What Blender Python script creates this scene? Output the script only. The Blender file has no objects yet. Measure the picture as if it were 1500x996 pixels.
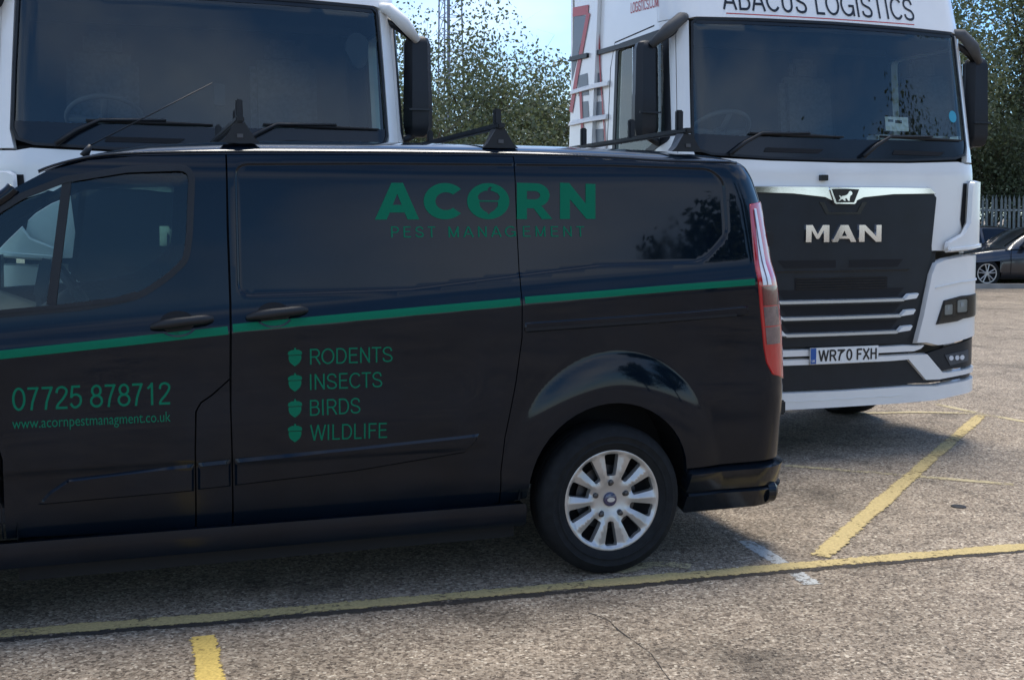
import bpy, bmesh, math, random
import numpy as np
from mathutils import Vector, Matrix
from mathutils.geometry import delaunay_2d_cdt
random.seed(4); np.random.seed(4)
PI = math.pi
scene = bpy.context.scene
COL = scene.collection

# ------------------------------------------------------------------ camera, sky, sun, exposure
FPX, CXP, HOR, CAMH, PITCH = 1700.0, 750.0, 320.0, 1.63, math.radians(3.0)
CYP = HOR + FPX*math.tan(PITCH)
cam_d = bpy.data.cameras.new('camera'); cam = bpy.data.objects.new('camera', cam_d); COL.objects.link(cam)
cam.location = (0, 0, CAMH); cam.rotation_euler = (PI/2 - PITCH, 0, 0)
cam_d.sensor_width = 36; cam_d.lens = 36*FPX/1500; cam_d.shift_y = (CYP-498)/1500
cam_d.clip_start = .05; cam_d.clip_end = 3000
scene.camera = cam
SUN_EL, SUN_AZ = math.radians(73), math.radians(14)      # azimuth from +Y (beyond the trucks) towards +X
world = bpy.data.worlds.new('World'); scene.world = world; world.use_nodes = True
wn, wl = world.node_tree.nodes, world.node_tree.links
for n in list(wn): wn.remove(n)
sky = wn.new('ShaderNodeTexSky'); sky.sky_type = 'NISHITA'; sky.sun_disc = False
sky.sun_elevation = SUN_EL; sky.sun_rotation = SUN_AZ
sky.air_density = 1.0; sky.dust_density = .4; sky.ozone_density = 1.2
tc = wn.new('ShaderNodeTexCoord'); mp = wn.new('ShaderNodeMapping'); mp.inputs['Scale'].default_value = (1, 1, 2.6)
mp.inputs['Location'].default_value = (.35, .1, .2)
nz = wn.new('ShaderNodeTexNoise'); nz.inputs['Scale'].default_value = 1.9; nz.inputs['Detail'].default_value = 6; nz.inputs['Roughness'].default_value = .5
rp = wn.new('ShaderNodeValToRGB'); rp.color_ramp.elements[0].position = .42; rp.color_ramp.elements[1].position = .90
mx = wn.new('ShaderNodeMix'); mx.data_type = 'RGBA'; mx.inputs[7].default_value = (7.6, 7.6, 7.6, 1)
bg = wn.new('ShaderNodeBackground'); bg.inputs['Strength'].default_value = .12
out = wn.new('ShaderNodeOutputWorld')
wl.new(tc.outputs['Generated'], mp.inputs['Vector']); wl.new(mp.outputs[0], nz.inputs['Vector']); wl.new(nz.outputs['Fac'], rp.inputs['Fac'])
wl.new(rp.outputs['Color'], mx.inputs['Factor']); tn = wn.new('ShaderNodeMix'); tn.data_type = 'RGBA'; tn.blend_type = 'MULTIPLY'; tn.inputs[0].default_value = 1; tn.inputs[7].default_value = (.56, .80, 1.04, 1)
wl.new(sky.outputs[0], tn.inputs[6]); wl.new(tn.outputs[2], mx.inputs[6]); wl.new(mx.outputs[2], bg.inputs['Color']); wl.new(bg.outputs[0], out.inputs['Surface'])
sd = bpy.data.lights.new('sun', 'SUN'); sd.energy = 2.3; sd.angle = math.radians(24); sd.color = (1, .93, .82)
sun = bpy.data.objects.new('sun', sd); COL.objects.link(sun)
sdir = Vector((math.sin(SUN_AZ)*math.cos(SUN_EL), math.cos(SUN_AZ)*math.cos(SUN_EL), math.sin(SUN_EL)))
sun.rotation_euler = sdir.to_track_quat('Z', 'Y').to_euler(); sun.location = sdir*60
scene.view_settings.view_transform = 'Standard'; scene.view_settings.look = 'None'
scene.view_settings.gamma = 1; scene.view_settings.use_curve_mapping = False
scene.view_settings.exposure = .96

# ------------------------------------------------------------------ materials
MATS = {}
def newmat(name):
    m = bpy.data.materials.new(name); m.use_nodes = True
    nt = m.node_tree; b = nt.nodes['Principled BSDF']; MATS[name] = m
    return m, nt.nodes, nt.links, b
def mat(name, col, rough=.5, metal=0, coat=0, coatr=.03, spec=.5, var=0, vscale=6, bump=0, bscale=200, ior=1.5, rvar=0):
    m, N, L, b = newmat(name)
    b.inputs['Base Color'].default_value = (*col, 1); b.inputs['Roughness'].default_value = rough
    b.inputs['Metallic'].default_value = metal; b.inputs['Coat Weight'].default_value = coat
    b.inputs['Coat Roughness'].default_value = coatr; b.inputs['Specular IOR Level'].default_value = spec; b.inputs['IOR'].default_value = ior
    if var or rvar or bump:
        t = N.new('ShaderNodeTexCoord')
    if var or rvar:
        n = N.new('ShaderNodeTexNoise'); n.inputs['Scale'].default_value = vscale; n.inputs['Detail'].default_value = 6
        L.new(t.outputs['Object'], n.inputs['Vector'])
    if var:
        r = N.new('ShaderNodeMapRange'); r.inputs[1].default_value = .3; r.inputs[2].default_value = .7
        r.inputs[3].default_value = 1-var; r.inputs[4].default_value = 1+var
        v = N.new('ShaderNodeVectorMath'); v.operation = 'SCALE'; v.inputs[0].default_value = col
        L.new(n.outputs['Fac'], r.inputs[0]); L.new(r.outputs[0], v.inputs['Scale']); L.new(v.outputs[0], b.inputs['Base Color'])
    if rvar:
        r2 = N.new('ShaderNodeMapRange'); r2.inputs[1].default_value = .35; r2.inputs[2].default_value = .7
        r2.inputs[3].default_value = max(rough-rvar, 0); r2.inputs[4].default_value = rough+rvar
        L.new(n.outputs['Fac'], r2.inputs[0]); L.new(r2.outputs[0], b.inputs['Roughness'])
    if bump:
        n2 = N.new('ShaderNodeTexNoise'); n2.inputs['Scale'].default_value = bscale; n2.inputs['Detail'].default_value = 3
        L.new(t.outputs['Object'], n2.inputs['Vector'])
        bp = N.new('ShaderNodeBump'); bp.inputs['Strength'].default_value = bump; bp.inputs['Distance'].default_value = .002
        L.new(n2.outputs['Fac'], bp.inputs['Height']); L.new(bp.outputs[0], b.inputs['Normal'])
    return m
mat('van_paint', (.0022, .0060, .0115), .4, coat=1, coatr=.03, spec=0, var=.2, vscale=3)
MATS['van_paint'].node_tree.nodes['Principled BSDF'].inputs['Coat IOR'].default_value = 1.38
def road_film(m):
    nt = m.node_tree; N, L = nt.nodes, nt.links; bb = N['Principled BSDF']
    t = N.new('ShaderNodeTexCoord'); n1 = N.new('ShaderNodeTexNoise'); n1.inputs['Scale'].default_value = 2.2; n1.inputs['Detail'].default_value = 7; n1.inputs['Roughness'].default_value = .65
    mpp = N.new('ShaderNodeMapping'); mpp.inputs['Scale'].default_value = (1, 1, .45); L.new(t.outputs['Object'], mpp.inputs[0]); L.new(mpp.outputs[0], n1.inputs['Vector'])
    rr_ = N.new('ShaderNodeMapRange'); rr_.inputs[1].default_value = .38; rr_.inputs[2].default_value = .72; rr_.inputs[3].default_value = .015; rr_.inputs[4].default_value = .085
    sz = N.new('ShaderNodeSeparateXYZ'); L.new(t.outputs['Object'], sz.inputs[0])
    rz_ = N.new('ShaderNodeMapRange'); rz_.inputs[1].default_value = .45; rz_.inputs[2].default_value = .85; rz_.inputs[3].default_value = .16; rz_.inputs[4].default_value = 0; L.new(sz.outputs[2], rz_.inputs[0])
    L.new(n1.outputs['Fac'], rr_.inputs[0]); ad_ = N.new('ShaderNodeMath'); L.new(rr_.outputs[0], ad_.inputs[0]); L.new(rz_.outputs[0], ad_.inputs[1]); L.new(ad_.outputs[0], bb.inputs['Coat Roughness'])
    n2 = N.new('ShaderNodeTexNoise'); n2.inputs['Scale'].default_value = 260; n2.inputs['Detail'].default_value = 2; L.new(t.outputs['Object'], n2.inputs['Vector'])
    r3 = N.new('ShaderNodeMapRange'); r3.inputs[1].default_value = .66; r3.inputs[2].default_value = .78; r3.inputs[3].default_value = 0; r3.inputs[4].default_value = .5; L.new(n2.outputs['Fac'], r3.inputs[0])
    mm = N.new('ShaderNodeMath'); mm.operation = 'MULTIPLY'; L.new(r3.outputs[0], mm.inputs[0]); L.new(n1.outputs['Fac'], mm.inputs[1])
    src = bb.inputs['Base Color'].links[0].from_socket
    mc = N.new('ShaderNodeMix'); mc.data_type = 'RGBA'; mc.inputs[7].default_value = (.05, .046, .04, 1); L.new(mm.outputs[0], mc.inputs[0]); L.new(src, mc.inputs[6]); L.new(mc.outputs[2], bb.inputs['Base Color'])
road_film(MATS['van_paint'])
mat('van_roof', (.004, .008, .014), .3, coat=1, coatr=.08, spec=0)
mat('black_plastic', (.009, .011, .014), .45, spec=.35, bump=.25, bscale=600, var=.2)
mat('gloss_plastic', (.006, .009, .013), .16, spec=.4, var=.2)
mat('dark_void', (.004, .004, .005), .8)
mat('tyre_rubber', (.009, .010, .011), .8, spec=.25, var=.3, vscale=30, bump=.3, bscale=300)
mat('alloy', (.47, .46, .44), .33, metal=.6)
mat('steel_dark', (.08, .08, .085), .4, metal=.9)
mat('chrome', (.72, .73, .75), .09, metal=1)
mat('satin_silver', (.55, .57, .57), .32, metal=.6)
mat('green_vinyl', (.001, .135, .070), .45, spec=.12)
mat('green_vinyl_thin', (.006, .10, .066), .4, spec=.3)
mat('red_lens', (.45, .008, .012), .08, coat=1, var=.15)
mat('dark_red_lens', (.10, .006, .010), .10, coat=1)
mat('clear_lens', (.66, .68, .70), .14, coat=1, var=.06, vscale=20)
mat('smoke_lens', (.13, .085, .085), .12, coat=1, var=.2, vscale=40)
mat('truck_white', (.82, .80, .755), .3, coat=.6, coatr=.08, var=.05, vscale=2.2)
mat('truck_white_plastic', (.80, .78, .73), .45, var=.05, vscale=4)
mat('grille_black', (.008, .013, .020), .34, spec=.35, var=.2)
mat('interior_dark', (.018, .019, .021), .7, var=.3)
mat('interior_grey', (.07, .072, .075), .75, var=.2)
mat('seat_fabric', (.06, .062, .068), .9, var=.3, vscale=40)
mat('sign_black', (.010, .010, .012), .35)
mat('sign_red', (.48, .03, .035), .4)
mat('decal_grey', (.09, .105, .125), .35)
mat('plate_white', (.80, .79, .75), .35)
mat('plate_blue', (.012, .09, .34), .35)
mat('card_white', (.72, .74, .72), .6)
mat('sticker_blue', (.03, .30, .42), .4)
mat('galvanised', (.30, .33, .33), .5, metal=.45, var=.25, vscale=5)
mat('mast_steel', (.22, .24, .30), .6, metal=.3)
mat('car_paint', (.010, .013, .020), .3, coat=1, coatr=.05)
mat('bark', (.07, .055, .042), .9, var=.35, vscale=9, bump=.6, bscale=30)
mat('hub_blue', (.02, .022, .07), .25, coat=1)
mat('drain_iron', (.02, .02, .02), .6, metal=.5)
mat('kerb_concrete', (.26, .25, .23), .85, var=.2, vscale=3, bump=.5, bscale=120)

def glass(name, tint, refl_ior=1.75, rough=.0):
    m, N, L, b = newmat(name)
    N.remove(b); o = N['Material Output']
    t = N.new('ShaderNodeBsdfTransparent'); t.inputs[0].default_value = (*tint, 1)
    g = N.new('ShaderNodeBsdfGlossy'); g.inputs['Roughness'].default_value = rough; g.inputs['Color'].default_value = (.90, .96, .95, 1)
    f = N.new('ShaderNodeFresnel'); f.inputs['IOR'].default_value = refl_ior
    x = N.new('ShaderNodeMixShader'); L.new(f.outputs[0], x.inputs[0]); L.new(t.outputs[0], x.inputs[1]); L.new(g.outputs[0], x.inputs[2]); L.new(x.outputs[0], o.inputs['Surface'])
    return m
glass('windscreen_glass', (.82, .92, .90), 1.66)
glass('side_glass', (.90, .97, .94), 1.5)
glass('van_glass', (.58, .72, .69), 1.5)
glass('lamp_glass', (.85, .87, .88), 1.5)

def leafmat(name, col, tr):
    m, N, L, b = newmat(name)
    b.inputs['Base Color'].default_value = (*col, 1); b.inputs['Roughness'].default_value = .55; b.inputs['Specular IOR Level'].default_value = .3
    g = N.new('ShaderNodeNewGeometry'); r = N.new('ShaderNodeMapRange'); r.inputs[3].default_value = .55; r.inputs[4].default_value = 1.5
    L.new(g.outputs['Random Per Island'], r.inputs[0])
    v = N.new('ShaderNodeVectorMath'); v.operation = 'SCALE'; v.inputs[0].default_value = col; L.new(r.outputs[0], v.inputs['Scale']); L.new(v.outputs[0], b.inputs['Base Color'])
    t = N.new('ShaderNodeBsdfTranslucent'); t.inputs[0].default_value = (*tr, 1)
    x = N.new('ShaderNodeMixShader'); x.inputs[0].default_value = .25
    o = N['Material Output']; L.new(b.outputs[0], x.inputs[1]); L.new(t.outputs[0], x.inputs[2]); L.new(x.outputs[0], o.inputs['Surface'])
leafmat('leaf_olive', (.098, .122, .070), (.16, .19, .08))
leafmat('leaf_dark', (.080, .102, .058), (.14, .17, .07))
leafmat('grass_leaf', (.06, .09, .03), (.06, .09, .03))

def asphalt():
    m, N, L, b = newmat('asphalt')
    t = N.new('ShaderNodeTexCoord')
    def noise(sc, det=4, r=.5):
        n = N.new('ShaderNodeTexNoise'); n.inputs['Scale'].default_value = sc; n.inputs['Detail'].default_value = det; n.inputs['Roughness'].default_value = r
        L.new(t.outputs['Object'], n.inputs['Vector']); return n
    v = N.new('ShaderNodeTexVoronoi'); v.inputs['Scale'].default_value = 92; v.inputs['Randomness'].default_value = 1
    L.new(t.outputs['Object'], v.inputs['Vector'])
    cr = N.new('ShaderNodeValToRGB'); e = cr.color_ramp.elements
    e[0].position = 0; e[0].color = (.076, .057, .041, 1); e[1].position = 1; e[1].color = (.51, .44, .335, 1)
    for p, c in ((.3, (.19, .148, .106)), (.62, (.282, .226, .165)), (.90, (.34, .278, .207))):
        q = e.new(p); q.color = (*c, 1)
    sep = N.new('ShaderNodeSeparateColor'); L.new(v.outputs['Color'], sep.inputs[0]); L.new(sep.outputs[0], cr.inputs[0])
    big = noise(.55, 7, .62); mid = noise(5, 6, .6); sm = noise(38, 4, .6)
    def mr(n, a, bb, lo=.3, hi=.7):
        r = N.new('ShaderNodeMapRange'); r.inputs[1].default_value = lo; r.inputs[2].default_value = hi; r.inputs[3].default_value = a; r.inputs[4].default_value = bb
        L.new(n.outputs['Fac'], r.inputs[0]); return r
    r1, r2, r3 = mr(big, .74, 1.22), mr(mid, .82, 1.18), mr(sm, .74, 1.26)
    m1 = N.new('ShaderNodeMath'); m1.operation = 'MULTIPLY'; L.new(r1.outputs[0], m1.inputs[0]); L.new(r2.outputs[0], m1.inputs[1])
    m2 = N.new('ShaderNodeMath'); m2.operation = 'MULTIPLY'; L.new(m1.outputs[0], m2.inputs[0]); L.new(r3.outputs[0], m2.inputs[1])
    # wandering cracks
    wv = N.new('ShaderNodeTexVoronoi'); wv.feature = 'DISTANCE_TO_EDGE'; wv.inputs['Scale'].default_value = .42
    wn_ = noise(1.7, 6, .65); ad = N.new('ShaderNodeVectorMath'); ad.operation = 'MULTIPLY_ADD'; ad.inputs[1].default_value = (.9, .9, 0)
    L.new(wn_.outputs['Color'], ad.inputs[0]); L.new(t.outputs['Object'], ad.inputs[2]); L.new(ad.outputs[0], wv.inputs['Vector'])
    ck = N.new('ShaderNodeMapRange'); ck.inputs[1].default_value = .0; ck.inputs[2].default_value = .0042; ck.inputs[3].default_value = .62; ck.inputs[4].default_value = 1
    L.new(wv.outputs['Distance'], ck.inputs[0])
    m3 = N.new('ShaderNodeMath'); m3.operation = 'MULTIPLY'; L.new(m2.outputs[0], m3.inputs[0]); L.new(ck.outputs[0], m3.inputs[1])
    # old oil and damp marks
    st = noise(.9, 5, .7); sr = mr(st, .58, 1., .36, .46)
    st2 = noise(3.1, 5, .7); sr2 = mr(st2, .74, 1., .33, .42)
    for q_ in (sr, sr2):
        mm = N.new('ShaderNodeMath'); mm.operation = 'MULTIPLY'; L.new(m3.outputs[0], mm.inputs[0]); L.new(q_.outputs[0], mm.inputs[1]); m3 = mm
    sc = N.new('ShaderNodeVectorMath'); sc.operation = 'SCALE'; L.new(cr.outputs[0], sc.inputs[0]); L.new(m3.outputs[0], sc.inputs['Scale'])
    L.new(sc.outputs[0], b.inputs['Base Color']); b.inputs['Roughness'].default_value = .82; b.inputs['Specular IOR Level'].default_value = .3
    bp = N.new('ShaderNodeBump'); bp.inputs['Strength'].default_value = .8; bp.inputs['Distance'].default_value = .008; bp.invert = True
    v2 = N.new('ShaderNodeMath'); v2.operation = 'MULTIPLY_ADD'; v2.inputs[1].default_value = .6; L.new(sm.outputs['Fac'], v2.inputs[0]); L.new(v.outputs['Distance'], v2.inputs[2])
    L.new(v2.outputs[0], bp.inputs['Height']); L.new(bp.outputs[0], b.inputs['Normal'])
asphalt()
def linepaint(name, col, wear, scale=34):
    m, N, L, b = newmat(name)
    t = N.new('ShaderNodeTexCoord')
    n = N.new('ShaderNodeTexNoise'); n.inputs['Scale'].default_value = scale; n.inputs['Detail'].default_value = 8; n.inputs['Roughness'].default_value = .72
    n2 = N.new('ShaderNodeTexNoise'); n2.inputs['Scale'].default_value = 2.2; n2.inputs['Detail'].default_value = 4
    n3 = N.new('ShaderNodeTexNoise'); n3.inputs['Scale'].default_value = 90; n3.inputs['Detail'].default_value = 3
    for q in (n, n2, n3): L.new(t.outputs['Object'], q.inputs['Vector'])
    a = N.new('ShaderNodeMath'); a.operation = 'MULTIPLY_ADD'; a.inputs[1].default_value = .55; L.new(n2.outputs['Fac'], a.inputs[0]); L.new(n.outputs['Fac'], a.inputs[2])
    uv = N.new('ShaderNodeUVMap'); sx = N.new('ShaderNodeSeparateXYZ'); L.new(uv.outputs[0], sx.inputs[0])
    pp = N.new('ShaderNodeMath'); pp.operation = 'PINGPONG'; pp.inputs[1].default_value = .5; L.new(sx.outputs[1], pp.inputs[0])
    er = N.new('ShaderNodeMapRange'); er.inputs[1].default_value = 0; er.inputs[2].default_value = .20; er.inputs[3].default_value = -.26; er.inputs[4].default_value = 0; L.new(pp.outputs[0], er.inputs[0])
    a2 = N.new('ShaderNodeMath'); L.new(a.outputs[0], a2.inputs[0]); L.new(er.outputs[0], a2.inputs[1]); a = a2
    r = N.new('ShaderNodeMapRange'); r.inputs[1].default_value = wear; r.inputs[2].default_value = wear+.10; L.new(a.outputs[0], r.inputs[0])
    rr = N.new('ShaderNodeMapRange'); rr.inputs[3].default_value = .50; rr.inputs[4].default_value = 1.4; L.new(n3.outputs['Fac'], rr.inputs[0])
    sc = N.new('ShaderNodeVectorMath'); sc.operation = 'SCALE'; sc.inputs[0].default_value = col; L.new(rr.outputs[0], sc.inputs['Scale']); L.new(sc.outputs[0], b.inputs['Base Color'])
    b.inputs['Roughness'].default_value = .8; b.inputs['Specular IOR Level'].default_value = .25
    bp = N.new('ShaderNodeBump'); bp.inputs['Strength'].default_value = .6; bp.inputs['Distance'].default_value = .004; L.new(n3.outputs['Fac'], bp.inputs['Height']); L.new(bp.outputs[0], b.inputs['Normal'])
    tr = N.new('ShaderNodeBsdfTransparent'); x = N.new('ShaderNodeMixShader'); o = N['Material Output']
    L.new(r.outputs[0], x.inputs[0]); L.new(tr.outputs[0], x.inputs[1]); L.new(b.outputs[0], x.inputs[2]); L.new(x.outputs[0], o.inputs['Surface'])
linepaint('line_yellow', (.46, .355, .16), .61)
linepaint('line_yellow_bright', (.54, .39, .11), .60)
linepaint('line_yellow_worn', (.46, .38, .22), .68)
linepaint('line_white', (.44, .44, .41), .68)
linepaint('joint_tar', (.045, .038, .032), .62)

# ------------------------------------------------------------------ helpers
def thing(name, loc=(0, 0, 0), rz=0, label=None, cat=None, group=None):
    o = bpy.data.objects.new(name, None); COL.objects.link(o); o.empty_display_size = .2
    o.location = loc; o.rotation_euler = (0, 0, rz)
    return tag(o, label, cat, group)
def tag(o, label=None, cat=None, group=None, kind=None):
    if label: o['label'] = label
    if cat: o['category'] = cat
    if group: o['group'] = group
    if kind: o['kind'] = kind
    return o
def mk(name, V, Fc, m, parent=None, smooth=False, normals=None, fix=False):
    me = bpy.data.meshes.new(name); me.from_pydata([tuple(map(float, v)) for v in V], [], [tuple(map(int, f)) for f in Fc]); me.update()
    if fix:
        bm = bmesh.new(); bm.from_mesh(me); bmesh.ops.recalc_face_normals(bm, faces=bm.faces[:]); bm.to_mesh(me); bm.free()
    if smooth or normals is not None:
        me.polygons.foreach_set('use_smooth', [True]*len(me.polygons))
    if smooth == 'auto':
        try: me.set_sharp_from_angle(angle=math.radians(38))
        except Exception: pass
    if normals is not None: me.normals_split_custom_set_from_vertices([tuple(map(float, n)) for n in normals])
    me.materials.append(MATS[m])
    o = bpy.data.objects.new(name, me); COL.objects.link(o)
    if parent is not None: o.parent = parent
    return o
class MB:
    def __init__(s): s.V = []; s.F = []
    def add(s, V, Fc):
        b = len(s.V); s.V += [tuple(v) for v in V]; s.F += [tuple(i+b for i in f) for f in Fc]; return s
    def box(s, c, d, R=None, bev=0):
        bm = bmesh.new(); bmesh.ops.create_cube(bm, size=1)
        bmesh.ops.scale(bm, vec=d, verts=bm.verts)
        if bev: bmesh.ops.bevel(bm, geom=bm.edges[:], offset=bev, segments=2, affect='EDGES')
        if R is not None: bmesh.ops.transform(bm, matrix=R.to_4x4(), verts=bm.verts)
        bmesh.ops.translate(bm, vec=c, verts=bm.verts)
        bm.verts.index_update()
        s.add([v.co[:] for v in bm.verts], [[v.index for v in f.verts] for f in bm.faces]); bm.free(); return s
    def tube(s, pts, rad, n=10, caps=True):
        pts = [Vector(p) for p in pts]; rad = rad if hasattr(rad, '__len__') else [rad]*len(pts)
        V = []; Fc = []; up = None
        for i, p in enumerate(pts):
            d = (pts[min(i+1, len(pts)-1)]-pts[max(i-1, 0)]).normalized()
            if up is None: up = d.orthogonal().normalized()
            up = (up-d*up.dot(d)); up = up.normalized() if up.length > 1e-6 else d.orthogonal().normalized()
            q = d.cross(up)
            for k in range(n):
                a = 2*PI*k/n; V.append(p+(up*math.cos(a)+q*math.sin(a))*rad[i])
        for i in range(len(pts)-1):
            for k in range(n): Fc.append((i*n+k, i*n+(k+1) % n, (i+1)*n+(k+1) % n, (i+1)*n+k))
        if caps: Fc += [tuple(range(n))[::-1], tuple(range((len(pts)-1)*n, len(pts)*n))]
        return s.add(V, Fc)
    def lathe(s, prof, axis_o, axis='w', n=48, closed=False):
        # prof: (radius, offset along axis); the axis is local y, x or z
        V = []; Fc = []; m = len(prof)
        for k in range(n):
            a = 2*PI*k/n; c, q = math.cos(a), math.sin(a)
            for r, h in prof:
                p = {'w': (r*c, h, r*q), 'z': (r*c, r*q, h), 'u': (h, r*c, r*q)}[axis]
                V.append(tuple(axis_o[i]+p[i] for i in range(3)))
        for k in range(n):
            k2 = (k+1) % n
            for i in range(m-1): Fc.append((k*m+i, k*m+i+1, k2*m+i+1, k2*m+i))
            if closed: Fc.append((k*m+m-1, k*m, k2*m, k2*m+m-1))
        return s.add(V, Fc)
    def prism(s, poly, w0, w1, plane='uz'):
        n = len(poly)
        f = (lambda a, b, w: (a, w, b)) if plane == 'uz' else ((lambda a, b, w: (w, a, b)) if plane == 'wz' else (lambda a, b, w: (a, b, w)))
        V = [f(a, b, w0) for a, b in poly]+[f(a, b, w1) for a, b in poly]
        Fc = [tuple(range(n)), tuple(range(2*n-1, n-1, -1))]+[(i, i+n, (i+1) % n+n, (i+1) % n) for i in range(n)]
        return s.add(V, Fc)
    def build(s, name, m, parent=None, smooth=False, fix=True): return mk(name, s.V, s.F, m, parent, smooth, None, fix)

def ray(px, py):
    x = (px-CXP)/FPX; y = -(py-CYP)/FPX; c, s = math.cos(PITCH), math.sin(PITCH)
    return (x, c+y*s, -s+y*c)
def ground_at(px, py):
    r = ray(px, py); t = -CAMH/r[2]; return (t*r[0], t*r[1])
class Frame:
    def __init__(s, O, a): s.O = O; s.a = a; s.c = math.cos(a); s.s = math.sin(a)
    def pick(f, px, py, w=0.):
        r = ray(px, py); n = (-f.s, f.c)
        t = (w+f.O[0]*n[0]+f.O[1]*n[1])/(r[0]*n[0]+r[1]*n[1])
        x, y, z = t*r[0]-f.O[0], t*r[1]-f.O[1], CAMH+t*r[2]
        return x*f.c+y*f.s, z
    def proj(f, u, w, z):
        X = f.O[0]+u*f.c-w*f.s; Y = f.O[1]+u*f.s+w*f.c; Z = z-CAMH
        c, s = math.cos(PITCH), math.sin(PITCH); d = Y*c-Z*s; v = Y*s+Z*c
        return CXP+FPX*X/d, CYP-FPX*v/d
class Surf:
    """a skin in a vehicle's own frame: M(s, z) -> (u, w, z) arrays; s runs along the skin, wrapping the corners"""
    def __init__(s, M, frame): s.M = M; s.f = frame
    def pos(s, a, z, off=0.0):
        a = np.atleast_1d(np.asarray(a, float)); z = np.atleast_1d(np.asarray(z, float)); e = 1.5e-3
        P = np.stack(s.M(a, z), 1)
        ds = np.stack(s.M(a+e, z), 1)-np.stack(s.M(a-e, z), 1); dz = np.stack(s.M(a, z+e), 1)-np.stack(s.M(a, z-e), 1)
        n = np.cross(ds, dz); n /= np.linalg.norm(n, axis=1)[:, None]+1e-12
        return P+n*np.reshape(off, (-1, 1)), n
    def inv(S, px, py, w0=.05):
        a, z = S.f.pick(px, py, w0); e = 1e-4
        g = lambda a, z: S.f.proj(*[float(q[0]) for q in S.M(np.array([a]), np.array([z]))])
        for _ in range(25):
            x, y = g(a, z); xs, ys = g(a+e, z); xz, yz = g(a, z+e)
            p, q, r, t = (xs-x)/e, (xz-x)/e, (ys-y)/e, (yz-y)/e; D = p*t-q*r
            if abs(D) < 1: D = 1
            dx, dy = px-x, py-y
            if abs(dx)+abs(dy) < .02: break
            a += max(-.1, min(.1, (t*dx-q*dy)/D)); z += max(-.1, min(.1, (p*dy-r*dx)/D))
        return (a, z)
    def invs(S, pts): return [S.inv(*p) for p in pts]
def pip(P, poly):
    x, y = P[:, 0], P[:, 1]; ins = np.zeros(len(P), bool); q = np.asarray(poly); n = len(q)
    for i in range(n):
        x0, y0 = q[i]; x1, y1 = q[(i+1) % n]
        if y0 == y1: continue
        c = ((y0 > y) != (y1 > y)) & (x < (x1-x0)*(y-y0)/(y1-y0)+x0); ins ^= c
    return ins
def resamp(poly, d):
    o = []
    for i in range(len(poly)):
        a, b = np.array(poly[i], float), np.array(poly[(i+1) % len(poly)], float); L = np.linalg.norm(b-a)
        if L < 1e-6: continue
        k = max(1, int(math.ceil(L/d)))
        o += [tuple(a+(b-a)*j/k) for j in range(k)]
    return o
def smooth_poly(pts, n=6, closed=True):
    # Catmull-Rom
    o = []; N = len(pts); P = [np.array(p, float) for p in pts]
    for i in range(N if closed else N-1):
        p0, p1, p2, p3 = (P[(i-1) % N], P[i], P[(i+1) % N], P[(i+2) % N]) if closed else (P[max(i-1, 0)], P[i], P[i+1], P[min(i+2, N-1)])
        for j in range(n):
            t = j/n; o.append(tuple(.5*((2*p1)+(-p0+p2)*t+(2*p0-5*p1+4*p2-p3)*t*t+(-p0+3*p1-3*p2+p3)*t**3)))
    if not closed: o.append(tuple(P[-1]))
    return o
def rounded(poly, r, n=4):
    o = []; N = len(poly)
    for i in range(N):
        p = np.array(poly[i], float); a = np.array(poly[i-1], float)-p; b = np.array(poly[(i+1) % N], float)-p
        la, lb = np.linalg.norm(a), np.linalg.norm(b); rr = min(r if not hasattr(r, '__len__') else r[i], la*.45, lb*.45)
        A = p+a/la*rr; B = p+b/lb*rr
        for j in range(n+1):
            t = j/n; o.append(tuple((1-t)**2*A+2*t*(1-t)*p+t*t*B))
    return o
def area(p): return .5*sum(p[i][0]*p[(i+1) % len(p)][1]-p[(i+1) % len(p)][0]*p[i][1] for i in range(len(p)))
def inset(poly, d):
    p = poly if area(poly) > 0 else poly[::-1]; N = len(p); o = []
    for i in range(N):
        a, b, c = (np.array(p[j % N], float) for j in (i-1, i, i+1))
        t1 = (b-a)/(np.linalg.norm(b-a)+1e-9); t2 = (c-b)/(np.linalg.norm(c-b)+1e-9)
        n = np.array([-(t1+t2)[1], (t1+t2)[0]]); n /= np.linalg.norm(n)+1e-9
        k = max(.5, n.dot(np.array([-t1[1], t1[0]]))); o.append(tuple(b+n*d/k))
    return o
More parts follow.
